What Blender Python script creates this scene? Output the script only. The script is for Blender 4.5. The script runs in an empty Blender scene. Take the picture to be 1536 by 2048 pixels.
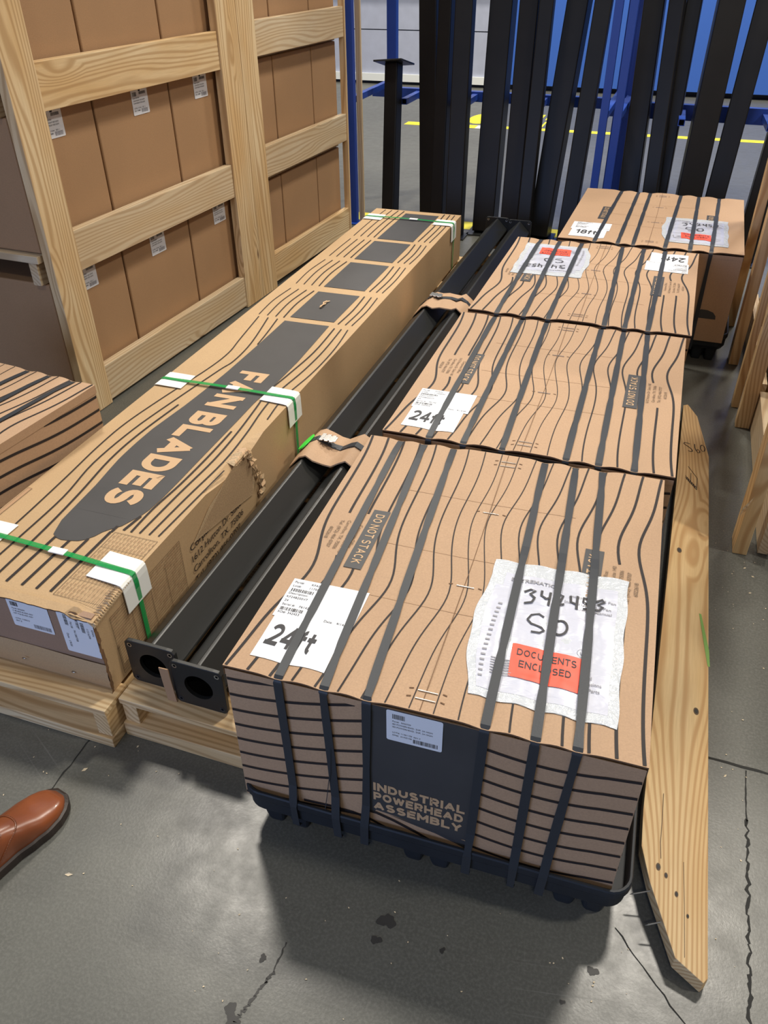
import bpy, math, random
from mathutils import Vector, Matrix
random.seed(7)
C = bpy.context.scene
COL = C.collection
PI = math.pi
# ------------------------------------------------------------------ camera
def make_camera():
    f, pitch, yaw, roll = 1585.888, math.radians(35.8274), math.radians(-19.3501), math.radians(-0.5334)
    cy, sy, cp, sp = math.cos(yaw), math.sin(yaw), math.cos(pitch), math.sin(pitch)
    fw = Vector((sy*cp, cy*cp, -sp)); r = Vector((cy, -sy, 0)); u = r.cross(fw)
    r2 = math.cos(roll)*r + math.sin(roll)*u
    u2 = -math.sin(roll)*r + math.cos(roll)*u
    cam = bpy.data.cameras.new('camera'); o = bpy.data.objects.new('camera', cam); COL.objects.link(o)
    M = Matrix((r2, u2, -fw)).transposed().to_4x4(); M.translation = Vector((0, 0, 1.55))
    o.matrix_world = M
    cam.sensor_fit = 'VERTICAL'; cam.sensor_height = 32.0; cam.lens = f*32.0/2048.0
    cam.clip_start = 0.05; cam.clip_end = 100
    C.camera = o
make_camera()
# ------------------------------------------------------------------ light
C.view_settings.view_transform = 'Standard'; C.view_settings.look = 'None'
C.view_settings.exposure = -0.22; C.view_settings.gamma = 1.0; C.view_settings.use_curve_mapping = False
w = bpy.data.worlds.new('hall_air'); C.world = w; w.use_nodes = True
w.node_tree.nodes['Background'].inputs[0].default_value = (0.78, 0.84, 1.0, 1)
w.node_tree.nodes['Background'].inputs[1].default_value = 0.15
def lamp(name, loc, size, power, color=(1, .93, .82), target=None, sy=None):
    L = bpy.data.lights.new(name, 'AREA'); L.shape = 'RECTANGLE'; L.size = size; L.size_y = sy or size
    L.energy = power; L.color = color
    o = bpy.data.objects.new(name, L); COL.objects.link(o); o.location = loc
    if target is not None:
        o.rotation_euler = (Vector(target)-Vector(loc)).to_track_quat('-Z', 'Y').to_euler()
    return o
lamp('high_bay_lamp', (-3.1, 4.2, 7.0), 0.75, 330, sy=.55)
lamp('high_bay_lamp', (1.15, 4.8, 7.0), 0.75, 390, sy=.55)
lamp('high_bay_lamp', (5.4, 1.6, 7.0), 0.9, 380, sy=.6)
lamp('high_bay_lamp', (-3.0, 9.2, 7.0), 0.9, 420, sy=.6)
lamp('high_bay_lamp', (2.0, 9.2, 7.0), 0.9, 420, sy=.6)
lamp('high_bay_lamp', (0.6, -3.6, 7.0), 0.9, 120, sy=.6)
lamp('dock_door_daylight', (-3.2, -6.0, 2.2), 4.5, 250, (.40, .56, 1.0), target=(-1.2, 2, .6), sy=3)
# ------------------------------------------------------------------ materials
def new_mat(name):
    m = bpy.data.materials.new(name); m.use_nodes = True
    return m, m.node_tree.nodes, m.node_tree.links, m.node_tree.nodes['Principled BSDF']
def mixc(N, K, fac, a, b, bt='MIX'):
    n = N.new('ShaderNodeMix'); n.data_type = 'RGBA'; n.blend_type = bt
    for sock, v in ((n.inputs[0], fac), (n.inputs[6], a), (n.inputs[7], b)):
        if hasattr(v, 'links'): K.new(v, sock)
        elif isinstance(v, (int, float)): sock.default_value = v
        else: sock.default_value = (*v, 1)
    return n.outputs[2]
def noise(N, K, vec, scale, detail=3, rough=.5, dist=0):
    n = N.new('ShaderNodeTexNoise'); n.inputs['Scale'].default_value = scale; n.inputs['Detail'].default_value = detail
    n.inputs['Roughness'].default_value = rough; n.inputs['Distortion'].default_value = dist
    if vec is not None: K.new(vec, n.inputs['Vector'])
    return n.outputs['Fac']
def ramp(N, K, fac, stops):
    n = N.new('ShaderNodeValToRGB'); K.new(fac, n.inputs[0]); e = n.color_ramp.elements
    while len(e) < len(stops): e.new(.5)
    for i, (p, c) in enumerate(stops):
        e[i].position = p; e[i].color = (c, c, c, 1) if isinstance(c, (int, float)) else (*c, 1)
    return n.outputs[0]
def mapping(N, K, vec, scale=(1, 1, 1), loc=None):
    n = N.new('ShaderNodeMapping'); n.inputs['Scale'].default_value = scale; K.new(vec, n.inputs['Vector'])
    if loc is not None: K.new(loc, n.inputs['Location'])
    return n.outputs[0]
def bump(N, K, B, h, strength=.2, dist=.002):
    n = N.new('ShaderNodeBump'); n.inputs['Strength'].default_value = strength; n.inputs['Distance'].default_value = dist
    K.new(h, n.inputs['Height']); K.new(n.outputs[0], B.inputs['Normal'])
def mathn(N, K, op, a, b=None):
    n = N.new('ShaderNodeMath'); n.operation = op
    for i, v in enumerate((a, b)):
        if v is None: continue
        if hasattr(v, 'links'): K.new(v, n.inputs[i])
        else: n.inputs[i].default_value = v
    return n.outputs[0]
def cardboard(name, col, spread=.10, flute=0):
    m, N, K, B = new_mat(name)
    tc = N.new('ShaderNodeTexCoord').outputs['Object']
    a = noise(N, K, tc, 260, 3, .7); b = noise(N, K, tc, 5, 3)
    c = noise(N, K, mapping(N, K, tc, (30, 600, 600)), 1, 2)
    hi = tuple(min(1, x*(1+spread)) for x in col); lo = tuple(x*(1-spread) for x in col)
    c1 = mixc(N, K, ramp(N, K, a, [(.3, 0.), (.7, 1.)]), lo, hi)
    c2 = mixc(N, K, ramp(N, K, b, [(.35, 0.), (.65, .35)]), c1, tuple(x*.86 for x in col))
    c3 = mixc(N, K, ramp(N, K, c, [(.66, 0.), (.78, .35)]), c2, tuple(x*.6 for x in col))
    K.new(c3, B.inputs['Base Color']); B.inputs['Roughness'].default_value = .62
    B.inputs['Specular IOR Level'].default_value = .35
    bump(N, K, B, a, .12, .0006)
    return m
def plain(name, col, rough=.5, spec=.5, metal=0, coat=0, bumpn=None, var=0):
    m, N, K, B = new_mat(name)
    tc = N.new('ShaderNodeTexCoord').outputs['Object']
    if var:
        a = noise(N, K, tc, 9, 4)
        K.new(mixc(N, K, ramp(N, K, a, [(.3, 0.), (.7, 1.)]), tuple(x*(1-var) for x in col), tuple(min(1, x*(1+var)) for x in col)), B.inputs['Base Color'])
    else: B.inputs['Base Color'].default_value = (*col, 1)
    B.inputs['Roughness'].default_value = rough; B.inputs['Metallic'].default_value = metal
    B.inputs['Specular IOR Level'].default_value = spec; B.inputs['Coat Weight'].default_value = coat
    if bumpn: bump(N, K, B, noise(N, K, tc, bumpn[0], 2), bumpn[1], bumpn[2])
    return m
def pine(name, light=(.72, .49, .24), dark=(.40, .215, .08), pale=(.82, .65, .40), amp=17.0, ys=7.5):
    m, N, K, B = new_mat(name)
    tc = N.new('ShaderNodeTexCoord').outputs['Object']
    rnd = N.new('ShaderNodeObjectInfo').outputs['Random']
    off = N.new('ShaderNodeCombineXYZ')
    K.new(mathn(N, K, 'MULTIPLY', rnd, 37.0), off.inputs[0]); K.new(mathn(N, K, 'MULTIPLY', rnd, 11.0), off.inputs[1])
    K.new(mathn(N, K, 'MULTIPLY', rnd, 23.0), off.inputs[2])
    va = N.new('ShaderNodeVectorMath'); va.operation = 'ADD'; K.new(tc, va.inputs[0]); K.new(off.outputs[0], va.inputs[1])
    P = va.outputs[0]
    big = noise(N, K, mapping(N, K, P, (1.0, ys, ys)), 1.0, 1.5, .4)
    # knots
    vk = N.new('ShaderNodeTexVoronoi'); vk.inputs['Scale'].default_value = 1.0
    K.new(mapping(N, K, P, (1.5, 5.0, 5.0)), vk.inputs['Vector'])
    kd = vk.outputs['Distance']
    kn = ramp(N, K, kd, [(.0, 1.), (.22, 0.)])
    sep = N.new('ShaderNodeSeparateXYZ'); K.new(tc, sep.inputs[0])
    base = mathn(N, K, 'ADD', mathn(N, K, 'MULTIPLY', sep.outputs[1], 100.0), mathn(N, K, 'MULTIPLY', sep.outputs[2], 70.0))
    ph = mathn(N, K, 'ADD', base, mathn(N, K, 'MULTIPLY', big, amp))
    ph = mathn(N, K, 'ADD', ph, mathn(N, K, 'MULTIPLY', kn, 4.5))
    ph = mathn(N, K, 'ADD', ph, mathn(N, K, 'MULTIPLY', rnd, 9.0))
    sn = mathn(N, K, 'SINE', mathn(N, K, 'MULTIPLY', ph, 3.4))
    g = mathn(N, K, 'ADD', mathn(N, K, 'MULTIPLY', sn, .5), .5)
    fine = noise(N, K, mapping(N, K, P, (12, 260, 260)), 1, 3, .6)
    patch = noise(N, K, mapping(N, K, P, (2, 9, 9)), 1, 3)
    c0 = mixc(N, K, ramp(N, K, patch, [(.35, 0.), (.65, 1.)]), light, pale)
    c1 = mixc(N, K, ramp(N, K, g, [(.35, 0.), (.95, .58)]), c0, dark)
    c2 = mixc(N, K, ramp(N, K, fine, [(.35, .0), (.75, .35)]), c1, tuple(x*.72 for x in light))
    c3 = mixc(N, K, ramp(N, K, kd, [(.0, 1.), (.035, .9), (.06, 0.)]), c2, (.10, .045, .02))
    K.new(c3, B.inputs['Base Color']); B.inputs['Roughness'].default_value = .5; B.inputs['Specular IOR Level'].default_value = .35
    bump(N, K, B, fine, .15, .001)
    return m
def concrete():
    m, N, K, B = new_mat('polished_concrete')
    tc = N.new('ShaderNodeTexCoord').outputs['Object']
    a = noise(N, K, tc, .9, 6, .6); b = noise(N, K, tc, 14, 5, .65); c = noise(N, K, tc, 170, 3, .6)
    c0 = mixc(N, K, ramp(N, K, a, [(.35, 0.), (.68, 1.)]), (.092, .094, .082), (.132, .133, .117))
    c1 = mixc(N, K, ramp(N, K, b, [(.4, 0.), (.72, .5)]), c0, (.080, .080, .069))
    c2 = mixc(N, K, ramp(N, K, c, [(.42, 0.), (.7, .55)]), c1, (.18, .18, .16))
    # scratches: stretched noise in several directions
    s = None
    for ang, sc in ((.5, (1.6, 150, 1)), (-.9, (2.2, 170, 1)), (1.4, (1.8, 140, 1)), (-.2, (2.5, 190, 1))):
        mp = N.new('ShaderNodeMapping'); mp.inputs['Rotation'].default_value = (0, 0, ang); K.new(tc, mp.inputs['Vector'])
        n = noise(N, K, mapping(N, K, mp.outputs[0], sc), 1, 2, .5)
        r = ramp(N, K, n, [(.70, 0.), (.78, 1.)])
        s = r if s is None else mathn(N, K, 'MAXIMUM', s, r)
    msk = ramp(N, K, noise(N, K, tc, 2.3, 3), [(.42, 0.), (.6, 1.)])
    s2 = mathn(N, K, 'MULTIPLY', s, msk)
    c3 = mixc(N, K, mathn(N, K, 'MULTIPLY', s2, .35), c2, (.27, .27, .25))
    K.new(c3, B.inputs['Base Color'])
    ro = mathn(N, K, 'ADD', mathn(N, K, 'MULTIPLY', b, .25), .20)
    K.new(mathn(N, K, 'ADD', ro, mathn(N, K, 'MULTIPLY', s2, .12)), B.inputs['Roughness'])
    B.inputs['Specular IOR Level'].default_value = .45
    bump(N, K, B, mathn(N, K, 'ADD', c, b), .10, .0015)
    return m
M = {}
M['card'] = cardboard('kraft_cardboard', (.470, .305, .185))
M['cardf'] = cardboard('yellowish_cardboard', (.49, .332, .180))
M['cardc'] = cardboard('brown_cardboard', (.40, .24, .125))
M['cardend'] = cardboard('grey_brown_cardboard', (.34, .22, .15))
M['torn'] = cardboard('torn_cardboard', (.50, .36, .21), .3)
M['ink'] = plain('black_print_ink', (.024, .019, .019), .6, .3)
M['inkf'] = plain('charcoal_print_ink', (.052, .052, .054), .5, .45, var=.08)
M['pr'] = plain('brown_print_ink', (.12, .075, .04), .6)
M['crease'] = plain('crease_fold', (.42, .255, .14), .6)
M['craft'] = plain('bare_card_letters', (.55, .36, .20), .6)
M['cut'] = plain('card_edge_dark', (.16, .085, .04), .8)
M['pine'] = pine('pine_wood')
M['pine2'] = pine('pale_pine_wood', (.66, .50, .30), (.42, .26, .13), (.70, .58, .40))
M['plank'] = pine('yellow_pine_plank', (.70, .47, .22), (.42, .20, .065), (.78, .58, .32), 34.0, 5.0)
M['floor'] = concrete()
M['white'] = plain('white_label_paper', (.80, .83, .88), .45, .5)
M['txt'] = plain('label_print', (.03, .03, .035), .6)
M['grey'] = plain('grey_print', (.30, .30, .33), .6)
M['red'] = plain('orange_red_sticker', (.90, .085, .035), .45)
M['strap'] = plain('black_plastic_strap', (.030, .035, .042), .45, .35, bumpn=(300, .2, .0006))
M['tray'] = plain('black_plastic', (.016, .020, .026), .5, .35, var=.25)
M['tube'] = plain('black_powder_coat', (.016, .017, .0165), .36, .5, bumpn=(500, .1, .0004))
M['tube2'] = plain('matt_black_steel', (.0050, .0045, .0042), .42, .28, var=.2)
M['void'] = plain('dark_opening', (.004, .004, .004), .9, .1)
M['steel'] = plain('bright_steel', (.62, .62, .60), .28, .5, 1.0)
M['blue'] = plain('blue_rack_paint', (.014, .055, .33), .42, .5)
M['bluewall'] = plain('bright_blue_panel', (.050, .150, .56), .5, .4)
M['doorp'] = plain('grey_door_panel', (.46, .49, .60), .5, .4, var=.05)
M['doord'] = plain('dark_door_seal', (.03, .035, .05), .6)
M['yellow'] = plain('yellow_floor_tape', (.85, .75, .03), .5)
M['whitet'] = plain('white_floor_tape', (.75, .75, .72), .5)
M['crack'] = plain('floor_joint_dark', (.022, .022, .020), .9)
M['stain'] = plain('dark_floor_stain', (.035, .034, .032), .5, var=.4)
M['chip'] = plain('pale_wood_chip', (.75, .62, .42), .7)
M['prot'] = plain('white_edge_protector', (.86, .88, .84), .4, .5)
M['lime'] = plain('lime_plastic_tag', (.06, .80, .07), .35)
M['mark'] = plain('green_paint_mark', (.22, .40, .10), .6)
M['leather'] = plain('tan_leather', (.200, .056, .018), .28, .6, coat=.3, var=.3)
M['sole'] = plain('dark_rubber_sole', (.028, .018, .014), .5, var=.3)
M['stitch'] = plain('brown_stitching', (.12, .035, .012), .5)
def green():
    m, N, K, B = new_mat('translucent_green_strap')
    B.inputs['Base Color'].default_value = (.015, .36, .09, 1); B.inputs['Roughness'].default_value = .2
    B.inputs['Alpha'].default_value = .70
    return m
M['green'] = green()
def plastic_film():
    m, N, K, B = new_mat('milky_plastic_pouch')
    tc = N.new('ShaderNodeTexCoord').outputs['Object']
    B.inputs['Base Color'].default_value = (.66, .70, .745, 1); B.inputs['Roughness'].default_value = .22
    B.inputs['Alpha'].default_value = .88
    n = noise(N, K, tc, 38, 3, .6, 1.5); bump(N, K, B, n, .6, .006)
    return m
M['film'] = plastic_film()
def glossy_paper():
    m, N, K, B = new_mat('paper_under_plastic')
    tc = N.new('ShaderNodeTexCoord').outputs['Object']
    B.inputs['Base Color'].default_value = (.60, .62, .72, 1); B.inputs['Roughness'].default_value = .32
    B.inputs['Coat Weight'].default_value = .6; B.inputs['Coat Roughness'].default_value = .15
    n = noise(N, K, mapping(N, K, tc, (10, 26, 10)), 1, 3, .6, 1.2); bump(N, K, B, n, .5, .006)
    return m
M['paper'] = glossy_paper()
# ------------------------------------------------------------------ helpers
_txt = {}
def text_geo(s, spacing=1.0, bold=0.0):
    key = (s, spacing, bold)
    if key in _txt: return _txt[key]
    cu = bpy.data.curves.new('t', 'FONT'); cu.body = s; cu.size = 1; cu.space_character = spacing; cu.offset = bold; cu.resolution_u = 3
    cu.fill_mode = 'FRONT'
    o = bpy.data.objects.new('t', cu); COL.objects.link(o)
    dg = bpy.context.evaluated_depsgraph_get()
    me = o.evaluated_get(dg).to_mesh()
    vs = [(v.co.x, v.co.y) for v in me.vertices]; fs = [tuple(p.vertices) for p in me.polygons]
    o.evaluated_get(dg).to_mesh_clear()
    bpy.data.objects.remove(o); bpy.data.curves.remove(cu)
    xs = [v[0] for v in vs]; ys = [v[1] for v in vs]
    _txt[key] = (vs, fs, min(xs), max(xs), min(ys), max(ys))
    return _txt[key]
def _arc(cx, cy, rx, ry, a0, a1, n=12):
    return [(cx+rx*math.cos(math.radians(a0+(a1-a0)*i/n)), cy+ry*math.sin(math.radians(a0+(a1-a0)*i/n))) for i in range(n+1)]
GL = {   # sans capitals drawn as pen strokes: width, straight strokes, curved strokes
 'A': (.80, [[(0, -.02), (.5, 1)], [(1, -.02), (.5, 1)], [(.2, .27), (.8, .27)]], []),
 'B': (.68, [[(0, 0), (0, 1)]], [[(0, 1)]+_arc(.6, .765, .33, .235, 90, -90)+[(0, .53)], [(0, .53)]+_arc(.62, .265, .38, .265, 90, -90)+[(0, 0)]]),
 'C': (.68, [], [_arc(.52, .5, .52, .5, 48, 312, 20)]),
 'D': (.70, [[(0, 0), (0, 1)]], [[(0, 1)]+_arc(.45, .5, .55, .5, 90, -90, 16)+[(0, 0)]]),
 'E': (.58, [[(0, 0), (0, 1)], [(0, 0), (1, 0)], [(0, .51), (.88, .51)], [(0, 1), (1, 1)]], []),
 'F': (.56, [[(0, 0), (0, 1)], [(0, .47), (.88, .47)], [(0, 1), (1, 1)]], []),
 'H': (.70, [[(0, 0), (0, 1)], [(1, 0), (1, 1)], [(0, .5), (1, .5)]], []),
 'I': (.0, [[(0, 0), (0, 1)]], []),
 'K': (.70, [[(0, 0), (0, 1)], [(.05, .40), (.92, 1)], [(.32, .58), (.98, 0)]], []),
 'L': (.56, [[(0, 0), (0, 1)], [(0, 0), (1, 0)]], []),
 'M': (.86, [[(0, 0), (0, 1)], [(1, 0), (1, 1)], [(0, 1), (.5, .28)], [(1, 1), (.5, .28)]], []),
 'N': (.74, [[(0, 0), (0, 1)], [(1, 0), (1, 1)], [(0, 1), (1, 0)]], []),
 'O': (.76, [], [_arc(.5, .5, .5, .5, 90, 450, 28)]),
 'P': (.64, [[(0, 0), (0, 1)]], [[(0, 1)]+_arc(.6, .71, .4, .29, 90, -90)+[(0, .42)]]),
 'R': (.68, [[(0, 0), (0, 1)], [(.5, .42), (.96, 0)]], [[(0, 1)]+_arc(.6, .71, .38, .29, 90, -90)+[(0, .42)]]),
 'S': (.66, [], [_arc(.5, .755, .46, .245, 28, 270, 14)+_arc(.5, .255, .5, .255, 90, -150, 14)[1:]]),
 'T': (.66, [[(.5, 0), (.5, 1)], [(0, 1), (1, 1)]], []),
 'U': (.70, [], [[(0, 1)]+_arc(.5, .42, .5, .42, 180, 360, 16)+[(1, 1)]]),
 'W': (1.05, [[(0, 1), (.25, 0)], [(.25, 0), (.5, 1)], [(.5, 1), (.75, 0)], [(.75, 0), (1, 1)]], []),
 'Y': (.74, [[(.5, 0), (.5, .45)], [(.5, .42), (0, 1)], [(.5, .42), (1, 1)]], []),
 '1': (.40, [[(.85, 0), (.85, 1)], [(.05, .72), (.80, .98)]], []),
 '2': (.62, [[(0, 0), (1, 0)]], [_arc(.5, .72, .48, .28, 165, -30, 14)+[(.62, .36), (.30, .16), (.03, .0)]]),
 '4': (.66, [[(.74, 0), (.74, 1)], [(.74, 1), (.02, .30)], [(0, .27), (1, .27)]], []),
 '8': (.62, [], [_arc(.5, .755, .42, .245, 90, 450, 20), _arc(.5, .265, .5, .265, 90, 450, 20)]),
 'f': (.34, [[(.42, 0), (.42, .78)], [(.0, .66), (.95, .66)]], [_arc(.95, .78, .53, .22, 180, 90, 8)]),
 't': (.34, [[(.42, .24), (.42, .90)], [(.0, .66), (.95, .66)]], [_arc(.95, .22, .53, .22, 180, 270, 8)]),
}
class MB:
    def sign(s, F, t, a, b, cap, k, w=.0009, rot=0, width=None, th=.2, al='L', gap=.14):
        """heavy sans lettering; cap = height, th = stroke / height"""
        x = 0; lay = []
        for ch in t:
            if ch == ' ': x += .34; continue
            g = GL[ch]; lay.append((x, g)); x += g[0]+th*.5+gap+(th*.5)
        tot = x-gap; sx = (width/tot) if width else cap
        o = {'L': 0, 'C': tot/2, 'R': tot}[al]; c, sn = math.cos(rot), math.sin(rot); hT = th/2
        def P(x, y): X = (x-o)*sx; Y = y*cap; return (a+X*c-Y*sn, b+X*sn+Y*c)
        zi = 0
        for gx, (gw, st, cu) in lay:
            X = lambda p: gx+hT+p[0]*gw; Y = lambda p: hT+p[1]*(1-th)
            for p, q in st:
                x0, y0, x1, y1 = X(p), Y(p), X(q), Y(q); L = math.hypot(x1-x0, y1-y0) or 1; dx, dy = (x1-x0)/L, (y1-y0)/L
                diag = abs(dx) > .05 and abs(dy) > .05; e = hT*(.35 if diag else 1)
                x0 -= dx*e; y0 -= dy*e; x1 += dx*e; y1 += dy*e; nx, ny = -dy*hT, dx*hT
                Q = [(x0+nx, y0+ny), (x0-nx, y0-ny), (x1-nx, y1-ny), (x1+nx, y1+ny)]
                if diag: Q = [(u, max(0, min(1, v))) for u, v in Q]
                nn = 4; zi += 1
                for i in range(nn):
                    f = lambda A, B, t: (A[0]+(B[0]-A[0])*t, A[1]+(B[1]-A[1])*t)
                    s.poly(F, [P(*z) for z in (f(Q[0], Q[3], i/nn), f(Q[1], Q[2], i/nn), f(Q[1], Q[2], (i+1)/nn), f(Q[0], Q[3], (i+1)/nn))], k, w+.00002*(zi % 3))
            for ci, pl in enumerate(cu):
                pts = [(X(p), Y(p)) for p in pl]; n = len(pts); bb = len(s.v)
                for i, (u, v) in enumerate(pts):
                    p0 = pts[max(0, i-1)]; p1 = pts[min(n-1, i+1)]
                    if pl[0] == pl[-1] or (abs(pl[0][0]-pl[-1][0]) < 1e-6 and abs(pl[0][1]-pl[-1][1]) < 1e-6):
                        if i == 0: p0 = pts[-2]
                        if i == n-1: p1 = pts[1]
                    dx, dy = p1[0]-p0[0], p1[1]-p0[1]; L = math.hypot(dx, dy) or 1
                    s.v.append(tuple(F(*P(u+dy/L*hT, v-dx/L*hT), w+.00004+.00006*ci))); s.v.append(tuple(F(*P(u-dy/L*hT, v+dx/L*hT), w+.00004+.00006*ci)))
                for i in range(n-1):
                    s.f.append((bb+2*i, bb+2*i+2, bb+2*i+3, bb+2*i+1)); s.m.append(s.mi(k))
    def __init__(s): s.v = []; s.f = []; s.m = []; s.mats = []
    def mi(s, k):
        if k not in s.mats: s.mats.append(k)
        return s.mats.index(k)
    def face(s, pts, k):
        b = len(s.v); s.v += [tuple(p) for p in pts]; s.f.append(tuple(range(b, b+len(pts)))); s.m.append(s.mi(k))
    def box(s, lo, hi, k, T=None):
        x0, y0, z0 = lo; x1, y1, z1 = hi
        P = [(x0, y0, z0), (x1, y0, z0), (x1, y1, z0), (x0, y1, z0), (x0, y0, z1), (x1, y0, z1), (x1, y1, z1), (x0, y1, z1)]
        if T: P = [tuple(T @ Vector(p)) for p in P]
        b = len(s.v); s.v += P
        for q in ((3, 2, 1, 0), (4, 5, 6, 7), (0, 1, 5, 4), (1, 2, 6, 5), (2, 3, 7, 6), (3, 0, 4, 7)):
            s.f.append(tuple(b+i for i in q)); s.m.append(s.mi(k))
    def grid(s, fn, nu, nv, k, flip=False):
        b = len(s.v)
        for j in range(nv+1):
            for i in range(nu+1): s.v.append(tuple(fn(i/nu, j/nv)))
        for j in range(nv):
            for i in range(nu):
                a = b+j*(nu+1)+i; q = (a, a+1, a+nu+2, a+nu+1)
                s.f.append(q[::-1] if flip else q); s.m.append(s.mi(k))
    def loops(s, L, k, cap0=False, cap1=False, closed=True):
        n = len(L[0]); b = len(s.v)
        for l in L: s.v += [tuple(p) for p in l]
        for j in range(len(L)-1):
            for i in range(n if closed else n-1):
                a = b+j*n+i; c = b+j*n+(i+1) % n
                s.f.append((a, c, c+n, a+n)); s.m.append(s.mi(k))
        if cap0: s.f.append(tuple(range(b+n-1, b-1, -1))); s.m.append(s.mi(k))
        if cap1: s.f.append(tuple(range(b+(len(L)-1)*n, b+len(L)*n))); s.m.append(s.mi(k))
    # -- decals: F maps (a, b, w) to xyz, w = height off the surface
    def poly(s, F, pts, k, w=.0006): s.face([F(a, b, w) for a, b in pts], k)
    def rect(s, F, a0, b0, a1, b1, k, w=.0006, n=1):
        if n == 1: s.poly(F, [(a0, b0), (a1, b0), (a1, b1), (a0, b1)], k, w)
        else: s.grid(lambda x, y: F(a0+(a1-a0)*x, b0+(b1-b0)*y, w), n, n, k)
    def rrect(s, F, a0, b0, a1, b1, k, w=.0006, r=.005):
        pts = []
        for cx, cy, st in ((a1-r, b0+r, -90), (a1-r, b1-r, 0), (a0+r, b1-r, 90), (a0+r, b0+r, 180)):
            for q in range(5): t = math.radians(st+q*22.5); pts.append((cx+r*math.cos(t), cy+r*math.sin(t)))
        s.poly(F, pts, k, w)
    def ribbon(s, F, pts, width, k, w=.0006):
        n = len(pts); b = len(s.v)
        for i, (a, c) in enumerate(pts):
            p0 = pts[max(0, i-1)]; p1 = pts[min(n-1, i+1)]
            dx, dy = p1[0]-p0[0], p1[1]-p0[1]; L = math.hypot(dx, dy) or 1
            h = (width(i/(n-1)) if callable(width) else width)/2
            s.v.append(tuple(F(a+dy/L*h, c-dx/L*h, w))); s.v.append(tuple(F(a-dy/L*h, c+dx/L*h, w)))
        for i in range(n-1):
            s.f.append((b+2*i, b+2*i+2, b+2*i+3, b+2*i+1)); s.m.append(s.mi(k))
    def text(s, F, t, a, b, cap, k, w=.0009, rot=0, width=None, bold=0., al='L', spacing=1.0):
        vs, fs, x0, x1, y0, y1 = text_geo(t, spacing, bold)
        sc = cap/.73; sx = (width/(x1-x0)) if width else sc
        ox = {'L': x0, 'C': (x0+x1)/2, 'R': x1}[al]
        c, sn = math.cos(rot), math.sin(rot); base = len(s.v)
        for x, y in vs:
            X = (x-ox)*sx; Y = y*sc
            s.v.append(tuple(F(a+X*c-Y*sn, b+X*sn+Y*c, w)))
        for f in fs: s.f.append(tuple(base+i for i in f)); s.m.append(s.mi(k))
    def barcode(s, F, a0, b0, a1, b1, k, w=.0009, n=26, rot=False, seed=1):
        rg = random.Random(seed); ws = [rg.uniform(.4, 1.6) for _ in range(2*n)]; tot = sum(ws); p = 0
        for i, q in enumerate(ws):
            if i % 2 == 0:
                t0, t1 = p/tot, (p+q)/tot
                if rot: s.rect(F, a0, b0+(b1-b0)*t0, a1, b0+(b1-b0)*t1, k, w)
                else: s.rect(F, a0+(a1-a0)*t0, b0, a0+(a1-a0)*t1, b1, k, w)
            p += q
    def build(s, name, parent=None, T=None, bevel=0, smooth=False, seg=2, weld=False):
        me = bpy.data.meshes.new(name); me.from_pydata(s.v, [], s.f)
        for k in s.mats: me.materials.append(M[k])
        me.polygons.foreach_set('material_index', s.m)
        if smooth: me.polygons.foreach_set('use_smooth', [True]*len(s.f))
        me.update()
        o = bpy.data.objects.new(name, me); COL.objects.link(o)
        if T is not None: o.matrix_basis = T
        if parent: o.parent = parent
        if weld:
            wd = o.modifiers.new('w', 'WELD'); wd.merge_threshold = 1e-5
        if bevel:
            bv = o.modifiers.new('b', 'BEVEL'); bv.width = bevel; bv.segments = seg; bv.limit_method = 'ANGLE'; bv.angle_limit = .7
        return o
def tag(o, label=None, cat=None, group=None, kind=None):
    if label: o['label'] = label
    if cat: o['category'] = cat
    if group: o['group'] = group
    if kind: o['kind'] = kind
    return o
def empty(name, loc, rz, label, cat, group=None):
    o = bpy.data.objects.new(name, None); COL.objects.link(o); o.location = loc; o.rotation_euler = (0, 0, rz)
    o.empty_display_size = .1
    return tag(o, label, cat, group)
def board(name, parent, p0, p1, width, thick, side=(0, 0, 1), mat='pine', bevel=.0018, deco=None):
    """board from p0 to p1 (local to parent); 'side' is the outward direction of its wide face"""
    p0 = Vector(p0); p1 = Vector(p1); X = (p1-p0); L = X.length; X.normalize()
    Z = Vector(side); Z = (Z-Z.dot(X)*X).normalized(); Y = Z.cross(X)
    T = Matrix((X, Y, Z)).transposed().to_4x4(); T.translation = (p0+p1)/2
    m = MB(); m.box((-L/2, -width/2, -thick/2), (L/2, width/2, thick/2), mat)
    if deco: deco(m, L)
    return m.build(name, parent, T, bevel=bevel)
def flatF(O, U, V, N):
    O, U, V, N = Vector(O), Vector(U), Vector(V), Vector(N)
    return lambda a, b, w: O+U*a+V*b+N*w
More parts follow.
